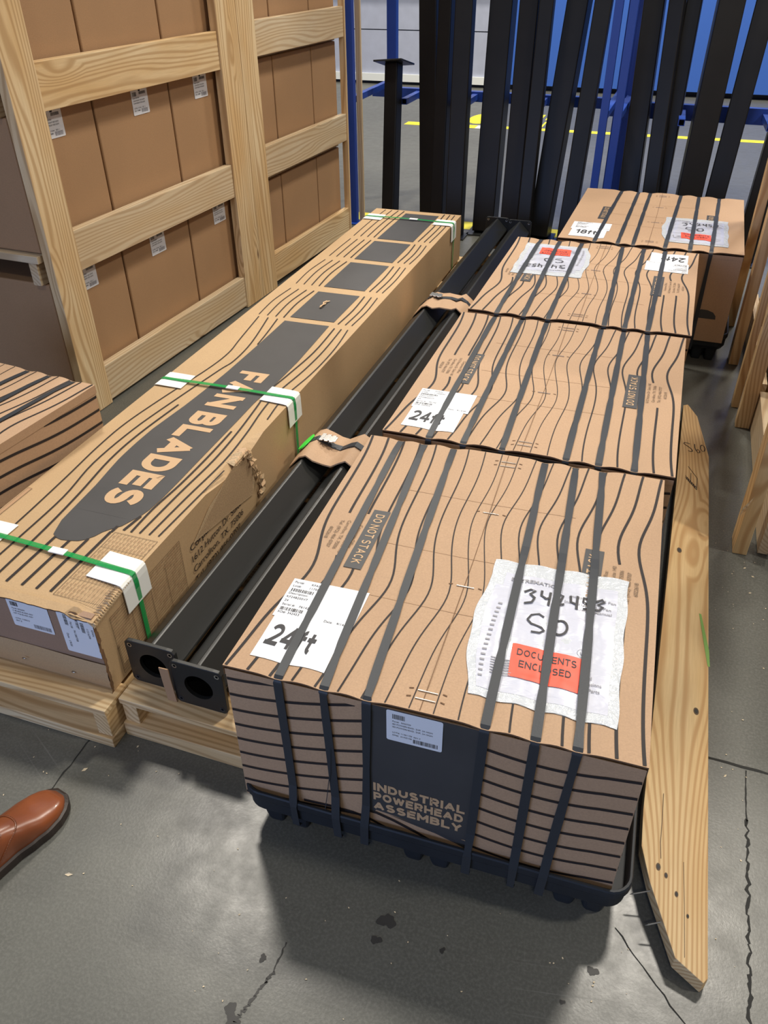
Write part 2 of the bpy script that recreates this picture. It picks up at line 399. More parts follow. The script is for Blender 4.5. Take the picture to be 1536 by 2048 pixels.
# ------------------------------------------------------------------ setting
def cam_free_floor():
    m = MB()
    m.face([(-14, -9, 0), (12, -9, 0), (12, 11.25, 0), (-14, 11.25, 0)], 'floor')
    F = lambda a, b, w: Vector((a, b, w))
    def jag(p, q, n, amp, wd, k, w=.0008, seed=3):
        rg = random.Random(seed); pts = []
        for i in range(n+1):
            t = i/n; pts.append((p[0]+(q[0]-p[0])*t+rg.uniform(-amp, amp), p[1]+(q[1]-p[1])*t+rg.uniform(-amp, amp)))
        ws = [rg.uniform(.4, 1.3)*wd for _ in range(n+1)]
        m.ribbon(F, pts, lambda t: ws[min(n, int(t*n+.5))], k, w)
    jag((-1.082, -.3), (-1.075, .95), 60, .0022, .0045, 'crack')
    jag((.30, 1.339), (3.2, 1.331), 90, .0022, .007, 'crack', seed=5)
    jag((.405, 1.20), (.40, .70), 60, .004, .006, 'crack', seed=9)
    jag((.405, 1.33), (.404, 1.18), 12, .002, .003, 'crack', seed=19)
    jag((-.43, .585), (-.465, .47), 40, .003, .0055, 'stain', seed=11)
    jag((-.43, .64), (-.43, .585), 10, .002, .003, 'stain', seed=12)
    jag((.16, .87), (.43, .60), 20, .002, .003, 'crack', seed=13)
    rg = random.Random(4)
    def blob(x, y, r, k='stain'):
        n = 30; p1, p2, p3 = rg.random()*6, rg.random()*6, rg.random()*6; q = lambda t: r*(.75+.18*math.sin(2*t+p1)+.13*math.sin(3*t+p2)+.07*math.sin(7*t+p3)); m.face([(x+q(2*PI*i/n)*math.cos(2*PI*i/n), y+q(2*PI*i/n)*math.sin(2*PI*i/n), .0006+r*.005) for i in range(n)], k)
    for x, y, r in BLOBS: blob(x, y, r)
    # tape lines, markings
    def tape(x0, x1, y0, y1, k, w=.001): m.rect(F, x0, y0, x1, y1, k, w)
    tape(-2.75, -2.56, 8.56, 8.72, 'yellow'); tape(-2.56, -2.42, 8.56, 8.72, 'whitet'); tape(-2.42, -2.0, 8.56, 8.72, 'yellow')
    tape(-2.0, -1.75, 8.56, 8.72, 'whitet'); tape(-1.75, 3.4, 8.62, 8.74, 'yellow')
    tape(-2.3, -.6, 5.20, 5.37, 'yellow')
    n = 24; m.face([(-2.05+.22*math.cos(2*PI*i/n)*.6, 9.1+.3*math.sin(2*PI*i/n), .001) for i in range(n)], 'yellow')
    for x0, x1, y0, y1 in ((-1.52, -1.44, 8.8, 9.5), (-1.40, -1.34, 9.2, 9.5), (-1.38, -1.36, 8.8, 9.1)): tape(x0, x1, y0, y1, 'yellow')
    return tag(m.build('floor'), kind='structure')
BLOBS = [(.128, .776, .012), (.083, .705, .006), (.195, .690, .008), (-.262, .741, .020), (-.27, .70, .012), (-.145, .722, .007), (-.46, .60, .009), (-.475, .50, .016), (-.463, .48, .018)]
cam_free_floor()
def back_wall():
    m = MB()
    m.box((-14, 11.25, 0), (12, 11.45, 7.5), 'doord')
    tag(m.build('wall_back'), kind='structure')
    m = MB()
    def slab(x0, x1, z0, z1, y, k): m.box((x0, y, z0), (x1, 11.25, z1), k)
    # sectional dock door panels
    z = .12
    for z1 in (.62, 1.10): slab(-7.2, -2.32, z, z1-.012, 11.2, 'doorp'); z = z1
    slab(-7.2, -2.32, 1.10, 1.19, 11.13, 'doord')
    z = 1.19
    for z1 in (1.62, 2.05, 2.5, 3.0, 3.5): slab(-7.2, -2.32, z, z1-.012, 11.2, 'doorp'); z = z1
    slab(-7.2, -2.32, .035, .12, 11.17, 'prot')
    tag(m.build('door_1'), kind='structure')
    m = MB(); m.box((-2.2, 11.12, .06), (12, 11.25, 5.5), 'bluewall')
    for x in (-.2, 1.9, 4.0): m.box((x, 11.115, .06), (x+.012, 11.13, 5.5), 'blue')
    tag(m.build('door_2'), kind='structure')
back_wall()
# ------------------------------------------------------------------ powerhead cartons
W_, L_ = .742, .853
Z0 = .10
def gl(u): return 1/(1+math.exp((u-.03)/.045))
def wob(u, v):
    b = lambda t: math.exp(-(t/.115)**2)
    g = 1/(1+math.exp((u+.01)/.05)); k = 1-(abs(v)/.43)**5
    g1 = 1/(1+math.exp((u-.035)/.05)); g2 = 1/(1+math.exp((-u-.035)/.05))
    return .034*g1*b(v+.125) - .028*g2*b(v-.135) + (.013*g-.010*(1-g))*max(0, k)
def carton(name, label, cx, cy, yaw, zt, sf, sb, striped=True, rot180=False, show_label=True, pouch=None, ft='24ft', group=None, strapx_bottom=None, wd=W_, ln=L_):
    a = yaw+(PI if rot180 else 0)
    root = empty(name, (cx, cy, 0), a, label, 'carton', group or 'strapped powerhead cartons')
    R = Matrix.Rotation(-a, 2)
    def loc(x, y): q = R @ Vector((x-cx, y-cy)); return q.x, q.y
    S = []
    for (xf, yf), (xb, yb) in zip(sf, sb):
        p, q = loc(xf, yf), loc(xb, yb)
        if p[1] > q[1]: p, q = q, p
        S.append((p[0], q[0]))
    S.sort()
    hw, hl = wd/2, ln/2
    def us(i, v): t = (v+hl)/ln; return S[i][0]*(1-t)+S[i][1]*t
    def h(u, v):
        z = zt
        e = max(0., min(1., (abs(v)-(hl-.10))/.10)); e = e*e*(3-2*e)
        near = 0
        for i in range(len(S)): near += math.exp(-((u-us(i, v))/.024)**2)
        z += (.0034-.0062*min(1, near))*e if (S[0][0] < u < S[-1][0]) else (.0034*max(0, 1-min(abs(u-S[0][0]), abs(u-S[-1][0]))/.25) - .0062*min(1, near))*e
        z += .003*math.cos(PI*u/wd*.9)*math.cos(PI*v/ln*.8)
        return z
    top = lambda u, v, w: Vector((u, v, h(u, v)+w))
    # --- body
    m = MB()
    zb = zt-.006
    m.box((-hw, -hl+.002, Z0+.002), (hw, hl-.002, zb-.010), 'card')
    front = flatF((0, -hl+.0018, 0), (1, 0, 0), (0, 0, 1), (0, -1, 0)); back = flatF((0, hl-.0018, 0), (-1, 0, 0), (0, 0, 1), (0, 1, 0))
    right = flatF((hw, 0, 0), (0, 1, 0), (0, 0, 1), (1, 0, 0)); left = flatF((-hw, 0, 0), (0, -1, 0), (0, 0, 1), (-1, 0, 0))
    if striped:
        for F in (front, back):
            for k in range(9):
                pts = []
                for i in range(17):
                    t = i/16; u = -hw+.001+t*(hw-.105-.001); s = (u+hw)/.266
                    z = .452-.0427*k-.004*math.sin(PI*s)+.060*max(0, s)**1.35
                    if k == 8: z = .110+.03*s
                    if z > zb-.012: break
                    pts.append((u, z))
                if len(pts) > 2: m.ribbon(F, pts, .0068, 'ink', .0008)
            for k in range(10):
                pts = []
                for i in range(21):
                    t = i/20; u = .100+t*(hw-.1015); s = (u-.1)/.27
                    z = .478-.0425*k-.028*math.sin(PI*min(1, s*1.25)*.62)+.034*s**1.3+(.0 if k else .004)
                    if z < .112: continue
                    if z > zb-.012: break
                    pts.append((u, z))
                if len(pts) > 2: m.ribbon(F, pts, .0068, 'ink', .0008)
            # dark title panel with its slanting foot
            P = [(-.104, .160), (-.075, .172), (-.02, .163), (.05, .150), (.104, .132), (.104, zb-.010), (-.104, zb-.010)]
            P = [(-.104, .157), (-.088, .163), (-.086, .1695), (-.045, .1655), (.035, .150), (.104, .118), (.104, zb-.0105), (-.104, zb-.0105)]
            m.poly(F, P, 'inkf', .0007)
            m.ribbon(F, [(-.104, .160), (-.085, .160), (-.05, .150), (0, .130), (.04, .110)], .008, 'ink', .0009)
            m.ribbon(F, [(-.24, .135), (-.18, .140), (-.135, .140), (-.10, .134), (-.06, .116), (-.045, .108)], .0075, 'ink', .0008)
        for F in (right, left):
            for k in range(8):
                pts = []
                for i in range(33):
                    t = i/32; b_ = -hl+.003+t*(ln-.006); q = b_/hl
                    z = .452-.0427*k+.042/(1+math.exp((q-.35)/.16))-.02*math.exp(-((q+.6)/.3)**2)
                    if z > zb-.014: z = None
                    if z is not None: pts.append((b_, z))
                if len(pts) > 2: m.ribbon(F, pts, .0080, 'ink', .0008)
        F = front
        for t, z, wd_ in (('INDUSTRIAL', .2325, .178), ('POWERHEAD', .2035, .176), ('ASSEMBLY', .1735, .175)):
            m.sign(F, t, -.090, z, .0245, 'craft', .0012, width=wd_, th=.27, gap=.13)
        m.text(back, 'INDUSTRIAL', -.09, .2325, .0225, 'craft', .0012, width=.176, bold=.035)
        m.rect(F, -.104, zb-.0185, .104, zt-.0092, 'inkf', .0024)
        m.poly(F, [(-.06, .1650), (.0, .152), (.035, .1455), (.104, .1215), (.104, .128), (.045, .1500), (.005, .1570)], 'inkf', .0009)
        m.poly(F, [(.085, .1500), (.104, .1470), (.104, .1485), (.09, .1508)], 'craft', .0012)
    else:
        pts = [(-.0, .205), (.085, .205), (.083, .22), (.07, .235), (.045, .243), (.02, .244), (.003, .235)]
        m.poly(front, [(x+.247, z) for x, z in pts], 'inkf', .0008)
        for F in (right,):
            m.ribbon(F, [(-hl+.02, .14), (-hl+.03, zt-.05)], .006, 'ink', .0008)
    m.build('body', root, bevel=0)
    # --- top flaps
    m = MB()
    ox = .0012
    m.grid(lambda x, y: top(-hw-ox+(wd+2*ox)*x, -hl-.002+(ln+.004)*y, 0), 72, 40, 'card')
    for (fn, n, fl) in ((lambda t: (-hw-ox+(wd+2*ox)*t, -hl-.002), 72, 1), (lambda t: (-hw-ox+(wd+2*ox)*t, hl+.002), 72, 0)):
        m.grid(lambda x, y: top(*fn(x), -(1-y)*.0038), n, 1, 'cut', flip=not fl)
    for sx in (-1, 1):
        m.grid(lambda x, y: Vector((sx*(hw+ox), -hl-.002+(ln+.004)*x, h(sx*hw, -hl+ln*x)*(1-y)+(zb-.018)*y)), 20, 1, 'card', flip=sx > 0)
    for sy, n in ((-1, 1), (1, 0)):   # outer flap turned edge behind the cut line
        m.grid(lambda x, y: Vector((-hw+wd*x, sy*(hl-.0005), (zb-.018)*(1-y)+(zt-.0085)*y)), 20, 1, 'card', flip=sy > 0)
    if striped:
        for k in range(18):
            u0 = -.371+.0431*k; n = 44; wdt = .0018+.0042*min(1, abs(u0)/.34)
            segs = [(-hl, hl)]
            if k == 1: segs = [(-hl, -.072), (.082, hl)]
            if k == 16: segs = [(-hl, -.082), (.072, hl)]
            if k == 2: segs = [(-hl, -.10), (.09, hl)]
            if k == 15: segs = [(-hl, -.09), (.10, hl)]
            for a0, a1 in segs:
                nn = max(6, int(n*(a1-a0)/ln)); pts = []
                for i in range(nn+1):
                    v = a0+(a1-a0)*i/nn; u = u0+.004+wob(u0, v)
                    pts.append((max(-hw+.002, min(hw-.002, u)), v))
                m.ribbon(top, pts, wdt, 'ink', .0010)
    for s, r in ((1, -PI/2), (-1, PI/2)):
        m.rect(top, s*-.258, s*-.104, s*-.219, s*.108, 'inkf', .0016)
        m.sign(top, 'DO NOT STACK', s*-.248, s*.002, .0205, 'craft', .0020, rot=r, width=.180, th=.16, al='C', gap=.2)
        if striped:
            for j, t in enumerate(('Corporate Office:', '1612 Hutton Dr. Suite 140', 'Carrollton, TX. 75006', 'Tel. (972) 466-0707', '6022618')):
                m.text(top, t, s*(-.271-.0155*j), 0, .0085, 'pr', .0016, rot=r, al='C', width=(.085, .125, .105, .10, .042)[j])
    # seam, creases, staples
    m.ribbon(top, [(-.003, -hl), (-.002, 0), (-.006, hl)], .0014, 'cut', .0008)
    for v in (-.17, .0, .21): m.ribbon(top, [(-hw*.55, v), (0, v-.004), (hw*.5, v)], .0016, 'crease', .0007)
    for v in (-.402, -.383, -.094, .169, .375, .393):
        for sx in (-1, 1): m.ribbon(top, [(sx*.026, v+.003), (sx*.034, v+.001)], .0025, 'cut', .0012)
    m.build('top_flaps', root, smooth=True)
    for v in (-.402, -.383, -.094, .169, .375, .393):
        st = MB(); st.box((-.018, v-.0009, h(0, v)+.0006), (.018, v+.0009, h(0, v)+.0022), 'steel')
        st.build('staple', root)
    # --- labels
    if show_label:
        if ft == '18ft':
            m = MB()
            m.rect(top, -.352, -.292, -.182, -.180, 'white', .0014, 8); m.rect(top, -.345, -.405, -.192, -.290, 'white', .0013, 8)
        else:
            m = MB()
            m.rect(top, -.340, -.281, -.178, -.168, 'white', .0014, 10); m.rect(top, -.335, -.392, -.190, -.280, 'white', .0013, 10)
        rows = [('Part#:', 'KFAN'), ('Lot#:', '11750042'), None, ('Description:', ''), ('KF24B205V7', ''), ('24', ''), ('Serial #:', 'F6142'), None, ('SO#: 342453', '')]
        for j, r in enumerate(rows):
            v = -.181-.0112*j
            if r is None: m.barcode(top, -.333, v-.003, -.285, v+.006, 'txt', .0020, 18, seed=j)
            else:
                m.text(top, r[0], -.334, v, .0062, 'txt', .0020)
                if r[1]: m.text(top, r[1], -.298, v, .0062, 'txt', .0020)
        m.text(top, 'Date:   9/14/20', -.186, -.272, .0062, 'txt', .0020, al='R')
        m.sign(top, ft, -.279, -.359, .057, 'txt', .0020, rot=-.05, width=.093, th=.19, al='C', gap=.10)
        m.build('shipping_label', root)
    if striped:
        m = MB(); F = front
        m.rrect(F, -.062, .397, .039, .4765, 'white', .0030, .004)
        m.barcode(F, -.051, .456, -.028, .468, 'txt', .0034, 14, seed=2)
        for j, t in enumerate(('Part#:  5020709', 'IES POWERHEAD, 2HP, 24 HIGH', 'IES POWERHEAD, 2HP, 24 HIGH', '', 'LOT#: 11461150', 'S/N#:  61425106')):
            if t: m.text(F, t, -.051, .4475-.0073*j, .0038, 'txt', .0034)
        m.text(F, 'REV: F', -.012, .4175, .0034, 'txt', .0034)
        m.barcode(F, -.013, .403, .032, .4135, 'txt', .0034, 30, seed=7)
        m.build('part_label', root)
    # --- straps
    for i in range(len(S)):
        path = []
        tz = .060
        sideb = hl-.004
        path += [(-hl-.006, tz), (-hl-.0155, tz+.006), (-hl-.0165, .128), (-hl-.0145, .140), (-hl-.0055, .185), (-hl-.004, .3), (-hl-.004, .42)]
        for j in range(6):
            t = j/5*PI/2; path.append((-hl-.004+.010*(1-math.cos(t)), None if j == 5 else h(us(i, -hl), -hl)-.008+.010*math.sin(t)))
        for j in range(1, 24): path.append((-hl+.008+(ln-.016)*j/24, None))
        for j in range(6):
            t = PI/2-j/5*PI/2; path.append((hl+.004-.010*(1-math.cos(t)), h(us(i, hl), hl)-.008+.010*math.sin(t)))
        path += [(hl+.004, .30), (hl+.006, .15), (hl+.008, .09)]
        m = MB(); Lp = []
        sbu = (strapx_bottom[i] if strapx_bottom else None)
        n = len(path)
        for q, (y, z) in enumerate(path):
            v = max(-hl, min(hl, y)); u = us(i, v)
            if sbu is not None and y < -hl+.001 and z is not None and z < .47:
                t = (.47-z)/.40; u = u*(1-t)+sbu*t
            if z is None:
                z = h(u, v)+.0030
                if pouch and .03 < u < .34: z += .0040*max(0, min(1, (v+.40)/.03))*max(0, min(1, (.055-v)/.03))
            p0 = path[max(0, q-1)]; p1 = path[min(n-1, q+1)]
            zz0 = p0[1] if p0[1] is not None else h(u, p0[0]); zz1 = p1[1] if p1[1] is not None else h(u, p1[0])
            dy, dz = p1[0]-p0[0], zz1-zz0; LL = math.hypot(dy, dz) or 1; ny, nz = -dz/LL, dy/LL
            hwid = .0085*(1-.22*max(0, math.sin(q*.9+i*1.7))**4)
            t_ = .0008
            Lp.append([(u-hwid, y+ny*t_, z+nz*t_), (u+hwid, y+ny*t_, z+nz*t_), (u+hwid, y-ny*t_, z-nz*t_), (u-hwid, y-ny*t_, z-nz*t_)])
        m.loops(Lp, 'strap', True, True)
        m.build('strapping_band', root)
    if strapx_bottom:
        m = MB(); m.ribbon(lambda a, b, w: Vector((a, -hl-.008-w, b)), [(-.171, .330), (-.174, .26), (-.184, .18), (-.193, .118)], .0016, 'strap', .001); o_ = m.build('loose_strand', root)
    # --- document pouch
    if pouch:
        pouch(root, top, S)
    return root, top
def pouch_full(root, top, S):
    c = [(.043, .011), (.314, .022), (.318, -.366), (.066, -.364)]
    rg = random.Random(2)
    def bl(x, y):
        a = Vector(c[3])*(1-x)+Vector(c[2])*x; b = Vector(c[0])*(1-x)+Vector(c[1])*x; p = a*(1-y)+b*y
        p.x -= .020*math.sin(PI*min(1, y*1.15))*(1-x)**6
        p.y += .0022*math.sin(x*23)*(abs(y-.5)*2)**6; p.x += .002*math.sin(y*19)*(abs(x-.5)*2)**6
        return p
    def fold(x, y):
        return .0012*math.sin(9*x+15*y+1.5*math.sin(7*y))+.0009*math.sin(31*y-6*x)+.0007*math.sin(41*x+8*y)
    from mathutils import noise as mn
    def F(x, y, w):
        p = bl(x, y); e = min(1, 6*min(x, 1-x, y, 1-y))
        z = .0020+.0016*e+(fold(x, y)*.6+.0014*mn.noise(Vector((x*9, y*14, 3)))+.0007*mn.noise(Vector((x*26, y*40, 5))))*e
        for i in range(len(S)):
            t = (p.y+L_/2)/L_; us = S[i][0]*(1-t)+S[i][1]*t
            z -= .0030*e*math.exp(-((p.x-us)/.014)**2)
        return top(p.x, p.y, min(.0050, max(.0014, z))+w)
    m = MB(); m.grid(lambda x, y: F(x, y, 0), 60, 80, 'film')
    m.grid(lambda x, y: F(x, y, 0)-Vector((0, 0, .0006)), 12, 16, 'film', flip=True)
    po = m.build('document_pouch', root, smooth=True); po['label'] = 'wrinkled milky plastic document pouch'
    m = MB()
    m.grid(lambda x, y: F(.10+.83*x, .055+.84*y, .0003), 40, 60, 'paper')
    m.grid(lambda x, y: F(.05+.12*x, .05+.74*y, .0005), 10, 40, 'paper')
    # printed matter; page coordinates x right, y up in pouch units (0..1)
    G = lambda a, b, w: F(a/.27, b/.38, w)
    X = lambda u: (u-.048); Y = lambda v: v+.366
    m.text(G, 'ENTREMATIC', .040, .318, .0095, 'grey', .0014, bold=.03, width=.088)
    m.text(G, 'Industrial HVLS Fan', .160, .297, .0075, 'grey', .0014, bold=.012, width=.088)
    m.text(G, 'Industrial HVLS Fan', .150, .278, .0075, 'grey', .0014, bold=.012, width=.090)
    m.text(G, "User's Manual", .176, .264, .0075, 'grey', .0014, bold=.012, width=.066)
    m.text(G, 'Manual', .186, .092, .0085, 'grey', .0014, bold=.012)
    m.text(G, 'Maintenance', .142, .078, .0075, 'grey', .0014, width=.045)
    m.text(G, 'Operations', .190, .078, .0075, 'grey', .0014, bold=.01)
    m.text(G, 'and Parts', .196, .064, .0075, 'grey', .0014, bold=.01)
    m.text(G, 'LISTED', .187, .137, .0045, 'grey', .0014)
    m.text(G, 'UL', .1915, .1475, .0075, 'grey', .0014, bold=.01)
    m.text(G, 'US', .206, .1475, .005, 'grey', .0014)
    m.ribbon(G, [(.196+.010*math.cos(t*PI/10), .151+.009*math.sin(t*PI/10)) for t in range(21)], .0008, 'grey', .0014)
    for j in range(7):
        m.rect(G, .036, .095-.006*j, .036+(.10, .085, .105, .10, .07, .06, .05)[j], .0972-.006*j, 'grey', .0014)
    for j in range(16): m.rect(G, .030-.0009*j, .24-.013*j, .037-.0009*j, .2445-.013*j, 'grey', .0014)
    for j in range(9): m.ribbon(G, [(.125+.003*j, .205), (.130+.0008*j, .216), (.14, .214)], .0006, 'grey', .0014)
    mn_ = m.build('manual_booklet', po, smooth=True); mn_['label'] = 'white printed manual inside the pouch'
    m = MB()
    m.grid(lambda x, y: G(.068+.128*x, .055+.0035*(1-x)+.083*y+.0, .0016), 24, 16, 'red')
    m.sign(G, 'DOCUMENTS', .078, .112, .0165, 'txt', .0022, width=.110, th=.16, gap=.16)
    m.sign(G, 'ENCLOSED', .084, .084, .0165, 'txt', .0022, width=.096, th=.16, gap=.16)
    m.build('documents_sticker', po, smooth=True)
    m = MB(); W = .0050
    def H(pts, w=W): m.ribbon(G, pts, w, 'txt', .0024)
    x0, y0 = .070, .268   # 342453
    H([(x0, y0+.020), (x0+.012, y0+.030), (x0+.022, y0+.026), (x0+.012, y0+.016), (x0+.022, y0+.006), (x0+.018, y0-.006), (x0+.004, y0-.012)])
    x = x0+.034; H([(x, y0+.032), (x, y0+.016), (x+.010, y0+.010), (x+.016, y0+.014)]); H([(x+.017, y0+.032), (x+.016, y0-.006)])
    x = x0+.062; H([(x, y0+.022), (x+.006, y0+.032), (x+.014, y0+.028), (x+.010, y0+.010), (x, y0), (x+.018, y0+.004)])
    x = x0+.090; H([(x, y0+.032), (x+.002, y0+.014), (x+.012, y0+.010)]); H([(x+.014, y0+.034), (x+.014, y0-.004)])
    x = x0+.116; H([(x+.012, y0+.034), (x, y0+.034), (x, y0+.022), (x+.010, y0+.018), (x+.010, y0+.006), (x, y0+.002)])
    x = x0+.138; H([(x, y0+.028), (x+.014, y0+.036), (x+.018, y0+.030), (x+.006, y0+.022), (x+.016, y0+.016), (x+.010, y0+.006), (x-.002, y0+.006)])
    x, y = .086, .186   # S0
    H([(x+.030, y+.040), (x+.020, y+.046), (x+.006, y+.040), (x, y+.026), (x+.008, y+.016), (x+.028, y+.010), (x+.034, y+.004), (x+.026, y-.004), (x+.010, y-.006)], .0040)
    H([(x+.062+.014*math.cos(t*PI/8), y+.020+.019*math.sin(t*PI/8)) for t in range(17)], .0048)
    m.build('handwriting', po)
def pouch_small(root, top, S):
    pouch_full(root, top, S)
cxA, cyA, yA = -.2485, 1.285, math.radians(1.48)
def ctr(x, y, a, w, l): return x+math.cos(a)*w/2-math.sin(a)*l/2, y+math.sin(a)*w/2+math.cos(a)*l/2
A_sf = [(-.503, .879), (-.416, .873), (-.336, .868), (-.129, .867), (-.045, .869), (.023, .873)]
A_sb = [(-.549, 1.682), (-.485, 1.685), (-.407, 1.69), (-.173, 1.681), (-.098, 1.694), (-.033, 1.704)]
cxA, cyA = ctr(-.609, .850, yA, W_, L_)
carton('powerhead_carton', 'striped cardboard carton nearest the camera, dark title panel on front and documents pouch on top', cxA, cyA, yA, .487, A_sf, A_sb,
       pouch=pouch_full, strapx_bottom=[-.255, -.163, -.106, .101, .190, .244], group=None)
yB = math.radians(.24); cxB, cyB = ctr(-.610, 1.736, yB, .744, .86)
B_sf = [(-.484, 1.727), (-.391, 1.729), (-.289, 1.731), (-.127, 1.727), (-.047, 1.742), (.039, 1.734)]
B_sb = [(-.498, 2.594), (-.405, 2.61), (-.32, 2.61), (-.138, 2.606), (-.065, 2.608), (.011, 2.598)]
carton('powerhead_carton', 'striped cardboard carton second from the camera, 24ft label but no document pouch', cxB, cyB, yB, .491, B_sf, B_sb, ln=.86, wd=.744)
yC = math.radians(-.32); cxC, cyC = ctr(-.601, 2.628, yC, .747, .869)
C_sf = [(-.5, 2.626), (-.406, 2.609), (-.321, 2.614), (-.133, 2.607), (-.066, 2.607), (.009, 2.609)]
C_sb = [(-.495, 3.46), (-.415, 3.464), (-.321, 3.472), (-.153, 3.484), (-.066, 3.49), (.02, 3.49)]
carton('powerhead_carton', 'striped cardboard carton third from the camera, turned round, its label upside down', cxC, cyC, yC, .494, C_sf, C_sb, rot180=True, pouch=pouch_full, ln=.869, wd=.747)
yD = math.radians(-1.0); cxD, cyD = ctr(-.434, 3.567, yD, .762, .89)
D_sf = [(-.278, 3.589), (-.18, 3.584), (-.116, 3.568), (.015, 3.574), (.116, 3.571), (.2, 3.55)]
D_sb = [(-.245, 4.434), (-.162, 4.419), (-.103, 4.417), (.046, 4.413), (.132, 4.41), (.229, 4.411)]
carton('powerhead_carton', 'plain cardboard carton farthest back in the row, 18ft label and pouch, no printed stripes', cxD, cyD, yD, .488, D_sf, D_sb, striped=False, pouch=pouch_full, ft='18ft', ln=.89, wd=.762)
yE = math.radians(-5); cxE, cyE = -1.915, 1.328
def w2(u, v, cx, cy, a): return (cx+u*math.cos(a)-v*math.sin(a), cy+u*math.sin(a)+v*math.cos(a))
eu_f = [-.30, -.22, -.13, .075, .165, .255]; eu_b = [-.30, -.21, -.12, .115, .20, .292]
carton('powerhead_carton', 'striped carton cut off at the left edge of the photo beside the big crate', cxE, cyE, yE, .487,
       [w2(u, -.426, cxE, cyE, yE) for u in eu_f], [w2(u, .426, cxE, cyE, yE) for u in eu_b], show_label=False)
# ------------------------------------------------------------------ plastic pallets
def rr(w, l, r, z, n=6):
    P = []
    for cx, cy, st in ((w/2-r, -l/2+r, -90), (w/2-r, l/2-r, 0), (-w/2+r, l/2-r, 90), (-w/2+r, -l/2+r, 180)):
        for q in range(n+1): t = math.radians(st+q*90/n); P.append((cx+r*math.cos(t), cy+r*math.sin(t), z))
    return P
def plastic_pallet(cx, cy, a, label, w=.785, l=.905):
    root = empty('plastic_pallet', (cx, cy, 0), a, label, 'pallet', 'black plastic pallets under the strapped cartons')
    m = MB()
    m.loops([rr(w-.10, l-.10, .03, .060), rr(w-.030, l-.030, .035, .062), rr(w-.012, l-.012, .040, .078), rr(w-.010, l-.010, .040, .108), rr(w, l, .042, .118), rr(w, l, .042, .134), rr(w-.004, l-.004, .041, .1375),
             rr(w-.012, l-.012, .038, .1375), rr(w-.016, l-.016, .036, .134), rr(w-.024, l-.024, .034, .0985)], 'tray', cap0=True, cap1=True)
    m.build('deck', root, smooth=False)
    for iy in (-1, 0, 1):
        for ix in (-1, 0, 1):
            f = MB(); x = ix*(w/2-.085); y = iy*(l/2-.065)
            for dx in (-.028, .028):
                f.loops([rr(.034, .060, .008, 0, 3), rr(.040, .068, .010, .012, 3), rr(.052, .085, .012, .063, 3)], 'tray', True, True)
                for i in range(len(f.v)-48, len(f.v)): vx, vy, vz = f.v[i]; f.v[i] = (vx+x+dx, vy+y, vz)
            f.box((x-.02, y-.012, .030), (x+.02, y+.012, .062), 'tray')
            f.build('foot', root)
plastic_pallet(cxA+.014, cyA+.012, yA, 'black plastic nesting pallet under the nearest striped carton')
plastic_pallet(cxB+.010, cyB+.010, yB, 'black plastic pallet under the second striped carton', l=.86)
plastic_pallet(cxC+.010, cyC+.0, yC, 'black plastic pallet under the third, turned round carton', l=.868)
plastic_pallet(cxD+.010, cyD+.012, yD, 'black plastic pallet under the plain 18ft carton', l=.90)
plastic_pallet(cxE-.03, cyE, yE, 'black plastic pallet under the striped carton at the left edge', l=.87)
